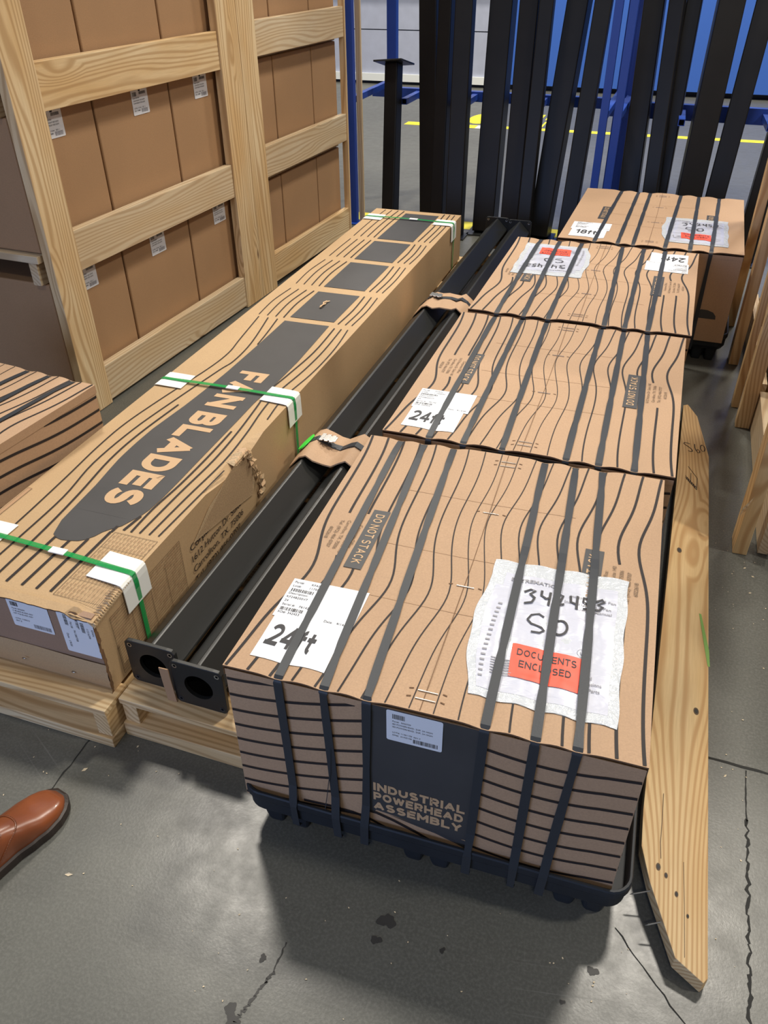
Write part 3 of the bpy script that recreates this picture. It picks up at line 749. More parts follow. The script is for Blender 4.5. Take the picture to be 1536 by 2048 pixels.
# ------------------------------------------------------------------ fan blade carton
FX0, FX1, FY0, FY1, FZ0, FZ1 = -1.497, -1.020, .981, 4.236, .1255, .357
def fan_carton():
    ang = math.radians(.30)
    root = empty('fan_blade_carton', (FX0, FY0, 0), ang, 'very long cardboard carton marked FAN BLADES with green straps and a torn side', 'carton')
    wF, lF = FX1-FX0, FY1-FY0
    m = MB(); nb = 60
    def T(x, y, w): # world-like coords
        u, v = x-FX0, y-FY0
        z = FZ1+.002*math.sin(3*v)*math.sin(PI*u/wF)
        return Vector((u, v, z+w))
    # body: top with damaged front right corner
    def topg(x, y):
        u = wF*x; v = lF*y; z = FZ1+.002*math.sin(3*v)*math.sin(PI*x)
        d = math.hypot((u-wF)/.10, v/.14)
        if d < 1: z -= .016*(1-d)**1.5+.002*math.sin(u*300)*(1-d)
        if x == 1 and .50 < v < .85: z -= .022*math.sin(PI*(v-.50)/.35)
        return (u, v, z)
    m.grid(topg, 24, 130, 'cardf')
    def sideg(x, y):
        v = lF*x; zt = topg(1, x)[2]; z = zt*(y)+FZ0*(1-y)
        return (wF+.002*math.sin(4*v)*math.sin(PI*y), v, z)
    m.grid(sideg, 130, 6, 'cardf')
    m.grid(lambda x, y: (0, lF*x, FZ1*y+FZ0*(1-y)), 20, 3, 'cardf', flip=True)
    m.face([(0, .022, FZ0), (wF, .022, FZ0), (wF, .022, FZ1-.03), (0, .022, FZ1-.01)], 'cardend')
    m.face([(wF, lF, FZ0), (0, lF, FZ0), (0, lF, FZ1), (wF, lF, FZ1)], 'cardf')
    m.face([(0, 0, FZ0), (0, lF, FZ0), (wF, lF, FZ0), (wF, 0, FZ0)], 'cardf')
    I = 'inkf'
    def rect(x0, y0, x1, y1, k=I, w=.0016):
        m.grid(lambda a, b: T(x0+(x1-x0)*a, y0+(y1-y0)*b, w), 8, max(2, int((y1-y0)/.03)), k)
    # leaf shaped first panel, swept left and right edges
    ledge = [(-1.302, 1.226), (-1.311, 1.262), (-1.314, 1.30), (-1.318, 1.35), (-1.324, 1.428), (-1.334, 1.50), (-1.342, 1.564), (-1.345, 1.65), (-1.344, 1.738), (-1.336, 1.82), (-1.328, 1.90), (-1.322, 2.0), (-1.316, 2.15), (-1.315, 2.4), (-1.317, 2.642)]
    redge = [(-1.150, 1.290), (-1.139, 1.318), (-1.124, 1.355), (-1.119, 1.42), (-1.119, 1.52), (-1.121, 1.66), (-1.123, 1.86), (-1.126, 1.987), (-1.119, 2.10), (-1.118, 2.31), (-1.126, 2.5), (-1.132, 2.63)]
    def at(E_, y):
        for (x0, y0), (x1, y1) in zip(E_, E_[1:]):
            if y0 <= y <= y1: return x0+(x1-x0)*(y-y0)/(y1-y0)
        return E_[0][0] if y < E_[0][1] else E_[-1][0]
    bot = [(-1.300, 1.226), (-1.294, 1.208), (-1.280, 1.198), (-1.262, 1.194), (-1.240, 1.197), (-1.218, 1.203), (-1.204, 1.213), (-1.190, 1.232), (-1.182, 1.252), (-1.170, 1.268), (-1.158, 1.280), (-1.150, 1.290)]
    def yb(x):
        for (x0, y0), (x1, y1) in zip(bot, bot[1:]):
            if x0 <= x <= x1: return y0+(y1-y0)*(x-x0)/(x1-x0)
        return 1.226
    m.poly(T, bot+[(-1.139, 1.318), (-1.3155, 1.318), (-1.311, 1.262)], I, .0016)
    ys = [1.318+(2.635-1.318)*i/50 for i in range(51)]
    for y0, y1 in zip(ys, ys[1:]):
        m.grid(lambda a, b: T(at(ledge, y0+(y1-y0)*b)*(1-a)+at(redge, y0+(y1-y0)*b)*a, y0+(y1-y0)*b, .0016), 6, 1, I)
    for y0, y1 in ((2.675, 2.962), (3.022, 3.345), (3.392, 3.672), (3.712, 4.18)): rect(-1.312, y0, -1.128, y1)
    m.sign(T, 'FAN BLADES', -1.270, 2.185, .103, 'craft', .0024, rot=-PI/2, width=.822, th=.26, gap=.12)
    # flow lines
    def line(pts, wd=.0055):
        P = []
        for i in range(len(pts)-1):
            p0 = pts[max(0, i-1)]; p1 = pts[i]; p2 = pts[i+1]; p3 = pts[min(len(pts)-1, i+2)]
            for t in (0, .2, .4, .6, .8):
                P.append(tuple(.5*(2*p1[c]+(p2[c]-p0[c])*t+(2*p0[c]-5*p1[c]+4*p2[c]-p3[c])*t*t+(3*p1[c]-p0[c]-3*p2[c]+p3[c])*t**3) for c in (0, 1)))
        P.append(pts[-1]); m.ribbon(T, P, wd, 'ink', .0020)
    line([(-1.431, 2.642), (-1.401, 2.422), (-1.384, 2.30), (-1.390, 2.162), (-1.420, 1.95), (-1.442, 1.75), (-1.440, 1.60), (-1.425, 1.42), (-1.412, 1.2), (-1.41, .99)], .0045)
    line([(-1.391, 2.642), (-1.346, 2.406), (-1.335, 2.25), (-1.348, 2.163), (-1.378, 1.92), (-1.398, 1.72), (-1.398, 1.52), (-1.372, 1.35), (-1.366, 1.15), (-1.365, .99)], .005)
    line([(-1.351, 2.642), (-1.330, 2.5), (-1.318, 2.40)], .005)
    line([(-1.350, 1.90), (-1.366, 1.70), (-1.364, 1.55), (-1.342, 1.38), (-1.328, 1.22), (-1.320, 1.03)], .006)
    for x0, ya, yb_ in ((-1.283, 1.024, 1.200), (-1.240, 1.024, 1.198), (-1.200, 1.024, 1.218), (-1.161, 1.26, 1.285)): line([(x0, ya), (x0+.001, yb_)], .0075)
    for x0, y1 in ((-1.181, 1.255),): line([(x0+.018, 1.026), (x0+.018, 1.26)], .0075)
    for j, x0 in enumerate((-1.136, -1.114, -1.091, -1.065, -1.040)):
        if j == 0: line([(x0, 1.275), (x0+.008, 1.34)], .0075)
        if j == 1: line([(x0, 1.274), (x0-.002, 1.38), (-1.108, 1.50), (-1.106, 1.65), (-1.110, 1.80)], .006)
        if j == 2: line([(x0, 1.277), (-1.088, 1.46), (-1.082, 1.64), (-1.090, 1.80), (-1.105, 1.95), (-1.118, 2.07), (-1.108, 2.2), (-1.095, 2.40), (-1.104, 2.62)], .0055)
        if j == 3: line([(x0, 1.279), (-1.060, 1.45), (-1.052, 1.64), (-1.062, 1.80), (-1.080, 1.95), (-1.085, 2.08), (-1.070, 2.25), (-1.066, 2.42), (-1.076, 2.62)], .005)
        if j == 4: line([(x0, 1.281), (-1.034, 1.44), (-1.028, 1.60)], .0045); line([(-1.040, 1.90), (-1.052, 2.05), (-1.036, 2.22), (-1.032, 2.35), (-1.036, 2.48), (-1.050, 2.62)], .0045)
    # right of the small panels
    for y0, y1 in ((2.65, 2.975), (3.01, 3.36), (3.39, 3.69), (3.715, 4.23)):
        g = .012
        for j, (xr, xl) in enumerate(((-1.106, -1.334), (-1.076, -1.368), (-1.050, -1.404), (None, -1.440))):
            am = .012*math.sin(y0*5)
            if xr: line([(xr, y0+g), (xr+.006, (y0+y1)/2), (xr-.001, y1-g)], .0055-.0006*j)
            line([(xl, y0+g), (xl-.006-am*.5, (y0+y1)/2), (xl+.002, y1-g)], .0055-.0006*j)
    # data table print on the top corner
    rg = random.Random(8)
    TX0, TX1, TY0, TY1 = -1.152, -1.030, 1.02, 1.262
    def frame(F, a0, b0, a1, b1, t=.0012, k='pr'):
        for q in ((a0, b0, a1, b0+t), (a0, b1-t, a1, b1), (a0, b0, a0+t, b1), (a1-t, b0, a1, b1)): m.rect(F, *q, k, .0018)
    frame(T, TX0, TY0, TX1, TY1)
    for i in range(1, 12): x = TX0+(TX1-TX0)*i/12; m.rect(T, x, TY0, x+.0007, TY1, 'pr', .0019)
    for i in range(1, 4): y = TY0+(TY1-TY0)*i/4; m.rect(T, TX0, y, TX1, y+.0010, 'pr', .0019)
    for i in range(12):
        for j in range(4):
            for k_ in range(3):
                x = TX0+(TX1-TX0)*(i+.35)/12; y = TY0+(TY1-TY0)*(j+.1+.28*k_)/4
                m.rect(T, x+.002, y, x+.0034, y+rg.uniform(.006, .014), 'crease', .0019)
    # printed note strip on the left
    m.rect(T, -1.492, 1.02, -1.480, 1.36, 'crease', .0015); frame(T, -1.492, 1.02, -1.478, 1.36, .0008)
    S_ = lambda a, b, w: Vector((wF+.002*math.sin(4*a)*math.sin(PI*(b-FZ0)/(FZ1-FZ0))+w+.0008, a, b))
    frame(S_, .045, .140, .345, .318)
    for i in range(1, 22):
        z = .140+.178*i/22; m.rect(S_, .045, z, .345, z+.0009, 'pr', .0012)
        for j in range(22):
            if rg.random() < .6: a0 = .05+.0135*j; m.rect(S_, a0, z+.0030, a0+rg.uniform(.004, .0115), z+.0050, 'crease', .0013)
    for a0 in (.12, .20, .27): m.rect(S_, a0, .140, a0+.0012, .300, 'pr', .0014)
    for j, (t, wd) in enumerate((('Corporate Office:', .26), ('1612 Hutton Dr. Suite 140', .335), ('Carrollton, TX. 75006', .285), ('Tel. (972) 466-0707', .26))):
        m.text(S_, t, .385 if j in (0, 2) else .385, .250-.0355*j, .0215, 'ink', .0016, width=wd)
    body = m.build('body', root, smooth=False)
    # near end: inner panel and folded lower lip
    m = MB()
    E_ = flatF((0, .0035, 0), (1, 0, 0), (0, 0, 1), (0, -1, 0))
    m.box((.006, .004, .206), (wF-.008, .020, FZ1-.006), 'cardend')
    m.build('end_panel', root)
    m = MB()
    m.grid(lambda x, y: (wF*x, .004-.012*math.sin(PI*y*.9)*(.7+.3*math.sin(x*9)), FZ0+.001+(.208-FZ0)*y), 24, 6, 'cardf')
    m.grid(lambda x, y: (wF*x, .004+.016*y, .209), 24, 1, 'cut')
    for x in (.10, .24, .37): m.box((wF-x, -.0105, .165), (wF-x+.010, -.0075, .1675), 'steel')
    m.build('lower_flap', root, smooth=True)
    m = MB()   # ragged front rim of the top and side
    rg = random.Random(5)
    up = [(wF*i/40, -.003-.002*rg.random(), FZ1-.002-.0018*rg.random()-(.010 if i > 34 else 0)) for i in range(41)]
    lo = [(wF*i/40, .006, FZ1-.001-(.012 if i > 36 else 0)) for i in range(41)]
    m.loops([up, lo], 'cut', closed=False)
    up2 = [(x, y, z+.003) for x, y, z in up]; m.loops([up2, [(x, y+.012, z+.0045) for x, y, z in lo]], 'cardf', closed=False)
    sd = [(wF+.001+.003*rg.random(), -.004-.005*rg.random(), FZ0+(FZ1-.02-FZ0)*i/20) for i in range(21)]
    m.loops([sd, [(wF-.001, .01, z) for x, y, z in sd]], 'cut', closed=False)
    m.build('torn_rim', root)
    # labels at the near end
    m = MB(); a0 = -1.257-FX0
    m.rrect(E_, a0, .266, a0+.112, .349, 'white', .0008, .004)
    m.barcode(E_, a0+.009, .330, a0+.030, .343, 'txt', .0012, 12, seed=3)
    for j, t in enumerate(('Part#: 5026605', '12 BLADE BLADE ASSY', '12FT FLB BLADE ASSY', '', 'LOT#: 11500215', 'REV: B')):
        if t: m.text(E_, t, a0+.010, .3205-.0078*j, .0042, 'txt', .0012)
    m.barcode(E_, a0+.058, .272, a0+.105, .284, 'grey', .0012, 30, seed=5)
    m.build('part_label', root)
    m = MB(); a1 = -1.121-FX0
    m.rrect(E_, a1, .226, a1+.092, .348, 'white', .0008, .004)
    m.barcode(E_, a1+.016, .312, a1+.025, .345, 'txt', .0012, 16, rot=True, seed=1)
    m.barcode(E_, a1+.058, .300, a1+.067, .330, 'txt', .0012, 16, rot=True, seed=2)
    for dx, z, t in ((.030, .325, 'F6138'), (.034, .300, 'F6138070B'), (.046, .335, 'R15537'), (.050, .345, 'Description'), (.072, .315, '11516299'), (.084, .315, 'KFAN'), (.012, .285, 'Date:  1/9/20')):
        m.text(E_, t, a1+dx, z, .0058, 'txt', .0012, rot=-PI/2)
    m.build('shipping_label', root)
    # torn side: exposed fluting, curled scraps
    m = MB()
    tri = [(.40, .268), (.45, .292), (.50, .318), (.56, .330), (.60, .343), (.66, .354), (.735, .354), (.755, .30), (.757, .235), (.735, .205), (.70, .212), (.62, .228), (.50, .250)]
    nfl = 60
    m.poly(S_, tri, 'torn', .0022)
    for i in range(nfl):
        q_ = i/nfl; a = .42+.325*q_; z1 = .270+.085*min(1, q_*1.5); z0 = .268-.062*q_
        m.rect(S_, a, z0, a+.0012, z1, 'crease', .0026)
    def scrap(pts, k='torn'):
        c = Vector((sum(p[0] for p in pts)/len(pts), sum(p[1] for p in pts)/len(pts), sum(p[2] for p in pts)/len(pts)))+Vector((.006, 0, .002))
        for p, q in zip(pts, pts[1:]+pts[:1]): m.face([p, q, c], k)
    rg = random.Random(12)
    spine = [(.705, .362), (.735, .352), (.748, .325), (.752, .295), (.762, .268), (.785, .240), (.800, .215), (.790, .195), (.770, .180)]
    for (v0, z0), (v1, z1) in zip(spine, spine[1:]):
        for r in range(3):
            p = []
            for t in range(6):
                a = 2*PI*t/6; vv = (v0+v1)/2+.012*math.cos(a)*rg.uniform(.6, 1.3)+rg.uniform(-.008, .008); zz = (z0+z1)/2+.013*math.sin(a)*rg.uniform(.6, 1.3)
                p.append((wF+.003+.011*rg.random(), vv, zz))
            scrap(p, rg.choice(('torn', 'cardf', 'craft')))
    for i in range(9):
        v = .66+.009*i; dz = rg.uniform(-.002, .002)
        scrap([(wF-.022+rg.uniform(-.008, 0), v, FZ1+.002), (wF-.006, v+.016, FZ1+.003+dz), (wF+.005, v+.010, FZ1-.010), (wF+.003, v-.004, FZ1-.006)], rg.choice(('torn', 'craft')))
    t_ = m.build('torn_patch', root); t_['label'] = 'ripped cardboard with bare corrugations showing'
    m = MB(); rg = random.Random(3)
    for i in range(20):
        v = -.004+.0072*i; u = wF-.004-.012*rg.random(); zt_ = topg(1, max(0, v)/lF)[2]
        scrap([(u-.008, v, zt_+.003), (u+.004, v+.004, zt_+.003+.003*rg.random()), (wF+.006, v+.006, zt_-.004), (wF+.004, v-.002, zt_-.010)], rg.choice(('torn', 'torn', 'cardf')))
    for x, y in ((.40, .03), (.42, .10)): pass
    t_ = m.build('crushed_edge', root); t_['label'] = 'crushed and frayed front corner edge'
    m = MB()   # loose twist of tape on the dark panel
    m.ribbon(T, [(-1.232, 2.790), (-1.236, 2.812), (-1.229, 2.830), (-1.233, 2.850), (-1.223, 2.868)], .008, 'torn', .006)
    m.ribbon(T, [(-1.232, 2.790), (-1.228, 2.815), (-1.236, 2.835), (-1.228, 2.855)], .006, 'craft', .011)
    t_ = m.build('tape_scrap', root); t_['label'] = 'twisted scrap of brown paper stuck on the dark print'
    # green straps with protectors and seals
    for y, has_left in ((1.135, True), (2.045, True), (4.062, True)):
        v = y-FY0; tilt = .026 if y < 1.5 else 0.0
        m = MB(); wv = .0076
        L = []
        def sec(u, z, nx, nz, dv=0): L.append([(u-nx*.0005, v-wv+dv, z-nz*.0005), (u-nx*.0005, v+wv+dv, z-nz*.0005), (u+nx*.0005, v+wv+dv, z+nz*.0005), (u+nx*.0005, v-wv+dv, z+nz*.0005)])
        sec(-.004, FZ0, -1, 0, tilt); sec(-.0052, FZ1-.02, -1, 0, tilt); sec(-.004, FZ1+.004, -.7, .7, tilt); sec(.004, FZ1+.0075, 0, 1, tilt)
        for i in range(1, 12): t = i/12; sec(wF*t, FZ1+.0065+.003*math.sin(PI*t), 0, 1, tilt*(1-t))
        sec(wF-.004, FZ1+.0075, 0, 1); sec(wF+.004, FZ1+.004, .7, .7); sec(wF+.0072, FZ1-.02, 1, 0); sec(wF+.0062, FZ1-.09, 1, 0); sec(wF+.0045, FZ0, 1, 0)
        m.loops(L, 'green', True, True)
        sp = m.build('green_strap', root); sp['label'] = 'translucent green plastic strap'
        m = MB(); uc = wF*.555
        m.box((uc-.022, v-.010+tilt*.45, FZ1+.008), (uc+.022, v+.011+tilt*.45, FZ1+.0115), 'prot'); m.build('strap_seal', root, bevel=.001)
        for sx in (1, -1):
            m = MB(); hw2 = .048; th = .0022; ue = wF if sx > 0 else 0; dv = 0 if sx > 0 else tilt
            prof = [(ue-sx*.098, FZ1+.0028), (ue-sx*.05, FZ1+.0034), (ue-sx*.012, FZ1+.0038), (ue-sx*.002, FZ1+.0030), (ue+sx*.0030, FZ1-.003), (ue+sx*.0040, FZ1-.018), (ue+sx*.0048, FZ1-.078)]
            pr2 = [(x, z+th) if i < 3 else (x+sx*th*.7, z+th*.7) if i < 5 else (x+sx*th, z) for i, (x, z) in enumerate(prof)]
            Lp = []
            for (x0_, z0_), (x1_, z1_) in zip(prof, pr2):
                sk = .014*(1 if y < 3 else 0)*((x0_-ue)/.098 if sx > 0 else 0)
                Lp.append([(x0_, v-hw2+dv-sk*.6, z0_), (x0_, v+hw2+dv-sk*.6, z0_), (x1_, v+hw2+dv-sk*.6, z1_), (x1_, v-hw2+dv-sk*.6, z1_)])
            m.loops(Lp, 'prot', True, True); m.build('edge_protector', root, bevel=.0006)
fan_carton()
# ------------------------------------------------------------------ wooden pallets
def wooden_pallet(name, x0, x1, y0, y1, label, bottom_t, deck_w=.088, ang=0, pal='pine', nd=9):
    root = empty(name, (x0, y0, 0), ang, label, 'pallet'); w = x1-x0; l = y1-y0
    H_ = .1245; td = .018
    zs0, zs1 = bottom_t, H_-td
    for i in range(nd):
        v = deck_w/2+(l-deck_w)*i/(nd-1)
        board('deck_board', root, (0, v, H_-td/2), (w, v, H_-td/2), deck_w, td-.0006, (0, 0, 1), pal)
    board('cross_board', root, (.045, .080, (zs0+zs1)/2), (w-.045, .080, (zs0+zs1)/2), zs1-zs0-.002, .016, (0, -1, 0), pal)
    for u in (.022, w-.022):
        board('stringer', root, (u, .004, (zs0+zs1)/2), (u, l-.004, (zs0+zs1)/2), zs1-zs0-.0006, .038, (1, 0, 0), pal)
    for i, v in enumerate((deck_w/2-.004, l*.34, l*.67, l-deck_w/2)):
        board('bottom_board', root, (-.001, v, bottom_t/2), (w+.001, v, bottom_t/2), deck_w, bottom_t-.0006, (0, 0, 1), pal)
    return root
wooden_pallet('wooden_pallet', -1.505, -1.006, .921, 4.28, 'long pine pallet under the fan blade carton', .030, ang=math.radians(.3))
wooden_pallet('wooden_pallet', -1.000, -.655, .968, 4.62, 'narrow pine pallet under the two black steel tubes', .044, deck_w=.100)
# ------------------------------------------------------------------ black steel tubes lying down
def plate(m, cx, cz, y, s, r, hole, th, k='tube', n=48):
    out = []; inn = []
    for i in range(n):
        a = 2*PI*(i+.5)/n; c, sn = math.cos(a), math.sin(a); q = s/2/max(abs(c), abs(sn)); x, z = q*c, q*sn
        if abs(x) > s/2-r and abs(z) > s/2-r:
            ccx, ccz = math.copysign(s/2-r, x), math.copysign(s/2-r, z); d = Vector((x-ccx, z-ccz)).normalized(); x, z = ccx+d.x*r, ccz+d.y*r
        out.append((cx+x, cz+z)); inn.append((cx+hole*c, cz+hole*sn))
    L = [[(x, y, z) for x, z in inn], [(x, y, z) for x, z in out], [(x, y+th, z) for x, z in out], [(x, y+th, z) for x, z in inn], [(x, y, z) for x, z in inn]]
    m.loops(L, k)
def lying_tube(label, cx, cz, y0, y1, d=.119, ang=0):
    root = empty('steel_tube', (cx, y0, 0), ang, label, 'steel tube')
    L = y1-y0; m = MB(); r = .008
    def ring(y, dd, rr_=.008):
        P = []
        for k in range(4):
            a = PI/2*k; c = Vector((math.cos(a), math.sin(a)))*(dd/2-rr_*1.0)
            for q in (-40, -15, 15, 40): t = a+math.radians(q); P.append((c.x+rr_*math.cos(t), y, cz+c.y+rr_*math.sin(t)))
        return P
    m.loops([ring(.009, d), ring(L-.009, d)], 'tube'); m.loops([ring(L-.009, d-.010), ring(.009, d-.010)], 'void')
    a = Vector((1, 0, 1)).normalized(); c = Vector((d/4-.003, 0, cz+d/4-.003))
    m.build('pipe', root)
    m = MB(); c = Vector((d*.27, 0, cz+d*.22)); m.ribbon(lambda u, v, w: Vector((c.x+u+w, v, c.z-u+w)), [(0, .01), (0, L-.01)], .002, 'strap', .0012); 
    m.build('weld_seam', root)
    for y in (0, L-.010):
        f = MB(); plate(f, 0, cz, y, .133, .012, .036, .010)
        o = f.build('flange', root, bevel=.0012); 
        b = MB()
        for sx in (-1, 1):
            for sz in (-1, 1):
                n = 14; X, Z_ = sx*.053, cz+sz*.053
                b.loops([[(X+.0062*math.cos(2*PI*i/n), y-.0006, Z_+.0062*math.sin(2*PI*i/n)) for i in range(n)][::-1], [(X+.0036*math.cos(2*PI*i/n), y-.0004, Z_+.0036*math.sin(2*PI*i/n)) for i in range(n)][::-1]], 'steel' if sz > 0 else 'strap')
                b.face([(X+.0036*math.cos(2*PI*i/n), y-.0004, Z_+.0036*math.sin(2*PI*i/n)) for i in range(n)][::-1], 'void')
        b.build('bolt_holes', o)
    return root
lying_tube('black square steel tube on the narrow pallet, the one beside the fan blade carton', -.930, .192, 1.030, 4.62, ang=math.radians(-.25))
lying_tube('black square steel tube on the narrow pallet, the one beside the striped cartons', -.798, .192, 1.006, 4.60, ang=math.radians(-.25))
def cardboard_collar(y0, y1, label, strap_y, buckle_u, lime):
    root = empty('cardboard_wrap', (0, y0, 0), 0, label, 'packing wrap')
    xa, xb = -.918+(y0-1)*.003, -.790+(y0-1)*.003
    prof = [(xa-.085, .165), (xa-.060, .215), (xa-.025, .252), (xa, .266), (xa+.025, .258), ((xa+xb)/2-.01, .243 if lime else .262), ((xa+xb)/2+.015, .240 if lime else .263), (xb-.02, .258), (xb, .266), (xb+.025, .252), (xb+.055, .222), (xb+.082, .19)]
    m = MB(); nv = 10; rg = random.Random(int(y0*100)); L = []
    from mathutils import noise as mn
    for j in range(nv+1):
        t = j/nv; row = []
        for x, z in prof:
            q = mn.noise(Vector((x*22, t*3, y0)))*.008
            row.append((x+q*.3, (y1-y0)*t+mn.noise(Vector((x*15, t, 2)))*.022*(abs(t-.5)*2), z+q+.004*math.sin(PI*t)))
        L.append(row)
    m.loops(L, 'card', closed=False)
    m.loops([[(x, y, z-.0045) for x, y, z in r] for r in L][::-1], 'torn', closed=False)
    m.loops([L[0], [(x, y-.001, z-.0045) for x, y, z in L[0]]], 'craft', closed=False)
    m.build('cardboard_sheet', root, smooth=True)
    m = MB(); s = strap_y-y0
    P = [(x, z+.0065) for x, z in prof]
    m.loops([[(x, s-.013, z), (x, s+.013, z), (x, s+.013, z+.0014), (x, s-.013, z+.0014)] for x, z in P], 'strap', True, True)
    m.build('cinch_strap', root)
    b = MB(); bu = buckle_u
    for i in range(3):
        b.box((bu+.017*i, s-.020, .276-.001*i), (bu+.017*i+.012, s+.020, .280-.001*i), 'steel')
        b.box((bu+.017*i+.010, s-.014, .2765-.001*i), (bu+.017*i+.019, s+.014, .279-.001*i), 'steel')
    b.build('metal_buckle', root, bevel=.0008)
    if lime:
        g = MB(); n = 20
        T_ = Matrix.Translation((xa-.038, s-.005, .250)) @ Matrix.Rotation(-.70, 4, 'Y') @ Matrix.Rotation(-.25, 4, 'Z')
        up = [tuple(T_ @ Vector((.020*math.cos(2*PI*i/n), .040*math.sin(2*PI*i/n), .004))) for i in range(n)]
        dn = [tuple(T_ @ Vector((.020*math.cos(2*PI*i/n), .040*math.sin(2*PI*i/n), .0))) for i in range(n)]
        g.loops([dn, up], 'lime', True, True); t = g.build('plastic_tag', root); t['label'] = 'bright lime green plastic tag'
cardboard_collar(1.885, 2.06, 'folded cardboard strapped over both lying tubes, the near one with a lime green tag', 1.985, -.905, True)
cardboard_collar(3.18, 3.36, 'folded cardboard strapped over both lying tubes, the far one beside the turned carton', 3.285, -.925, False)
m = MB(); m.box((-.012, -.001, -.055), (.012, .0015, .050), 'crease')
T_ = Matrix.Translation((-.876, 1.001, .182)) @ Matrix.Rotation(-.05, 4, 'Y')
tag(m.build('cardboard_strip', T=T_), 'narrow strip of cardboard standing between the two tube flanges', 'cardboard')
m = MB(); m.box((-.018, -.03, -.02), (.016, .03, .03), 'pine2')
tag(m.build('wood_wedge', T=Matrix.Translation((-.864, 1.10, .15)) @ Matrix.Rotation(.6, 4, 'Y')), 'small wood wedge between the two lying black tubes', 'wedge')
# ------------------------------------------------------------------ big slatted crates with cartons (left)
ca = Vector((-2.03, 2.40, 0)); cb = Vector((-1.970, 3.54, 0)); cang = math.atan2(cb.y-ca.y, cb.x-ca.x)-PI/2
def crate_frame(m, s, d, z): pass
def crate(label, s0, s1, posts, rails, rail_s, depth=1.05, height=2.0, cross=True):
    """local: x = out of the crate's face (towards the aisle), y = along the face"""
    root = empty('wooden_crate', tuple(ca), cang, label, 'crate')
    for a, b in posts:
        board('post', root, (-.020, (a+b)/2, .002), (-.020, (a+b)/2, height), b-a, .038, (1, 0, 0), 'pine')
        board('post', root, (-depth+.02, (a+b)/2, .002), (-depth+.02, (a+b)/2, height), b-a, .038, (-1, 0, 0), 'pine')
    for z0, z1 in rails:
        board('rail', root, (-.026, rail_s[0], (z0+z1)/2), (-.026, rail_s[1], (z0+z1)/2), z1-z0, .036, (1, 0, 0), 'pine2' if random.random() < .4 else 'pine')
        board('rail', root, (-depth+.026, s0, (z0+z1)/2), (-depth+.026, s1, (z0+z1)/2), z1-z0, .036, (-1, 0, 0), 'pine')
    if cross:
        for zc in (.575, 1.130):
            board('spacer_beam', root, (-.088, s0-.008, zc), (-.088, s1, zc), .082, .036, (1, 0, 0), 'pine2')
            board('spacer_beam', root, (-depth+.088, s0, zc), (-depth+.088, s1, zc), .082, .036, (1, 0, 0), 'pine2')
        for zc in (.631, 1.186):
            for k in range(3):
                sy = s0+.02+(s1-s0-.04)*k/2
                board('slat', root, (-depth+.05, sy, zc), (-.052, sy, zc), .07, .026, (0, 0, 1), 'pine2')
    return root
RZ = [(.012, .160), (.552, .697), (1.090, 1.236), (1.63, 1.775)]
crate('tall slatted pine crate full of brown cartons at the left, nearest one', -.135, 1.30, [(-.135, .004), (1.120, 1.285)], RZ, (.005, 1.119))
crate('second slatted pine crate of brown cartons, far end by the blue rack', 1.30, 2.44, [(1.288, 1.440), (2.431, 2.447)], [(a+.018, b+.018) for a, b in RZ], (1.441, 2.43))
def tall_carton(s0, s1, z0, z1, lab, label):
    root = empty('brown_carton', tuple(ca), cang, label, 'carton', 'brown cartons packed in the left crates')
    m = MB(); x1 = -.058; x0 = -.98
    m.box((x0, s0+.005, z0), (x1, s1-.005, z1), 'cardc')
    m.build('body', root, bevel=.006, seg=3)
    if lab:
        l = MB(); F = flatF((x1+.0006, 0, 0), (0, 1, 0), (0, 0, 1), (1, 0, 0)); a, z = lab
        l.rrect(F, a, z-.082, a+.104, z+.010, 'white', .0008, .004)
        l.barcode(F, a+.008, z-.016, a+.034, z-.001, 'txt', .0012, 9, seed=3)
        l.barcode(F, a+.050, z-.012, a+.092, z-.002, 'txt', .0012, 20, seed=4)
        l.rect(F, a+.048, z-.0005, a+.060, z+.006, 'txt', .0012)
        for j, (t, wd) in enumerate((('Part#: 5027001', .04), ('CLEAN FREIGHT SIDE SLEEVE', .074), ('CLEAN FREIGHT SIDE SLEEVE', .074), ('', 0), ('LOT#: 115204   REV: 1', .07), ('S/N: 115888', .036))):
            if t: l.text(F, t, a+.008, z-.025-.0088*j, .0052, 'txt', .0012, width=wd)
        l.barcode(F, a+.052, z-.076, a+.094, z-.062, 'grey', .0012, 34, seed=8)
        l.build('label', root)
    return root
ROW = [(.030, .532), (.646, 1.088), (1.200, 1.66)]
rown = ['bottom row', 'middle row', 'top row']
coln = ['leftmost column', 'second column', 'third column']
LB = {(0, 0): .031, (0, 1): .492, (0, 2): .990, (1, 0): .032, (1, 1): .534, (1, 2): .966}
for r, (z0, z1) in enumerate(ROW):
    for c_, (s0, s1) in enumerate(((-.150, .308), (.308, .789), (.789, 1.27))):
        if c_ == 0: s0 = -.125
        lb = (LB[(r, c_)], (.534 if r == 0 else 1.075)) if (r, c_) in LB else None
        tall_carton(s0, s1, z0, z1, lb, 'brown carton in the near left crate, %s, %s' % (rown[r], coln[c_]))
    for c_, (s0, s1) in enumerate(((1.30, 1.680), (1.680, 2.112), (2.112, 2.425))):
        tall_carton(s0, s1, z0, z1, None, 'brown carton in the far left crate, %s, %s' % (rown[r], coln[c_]))
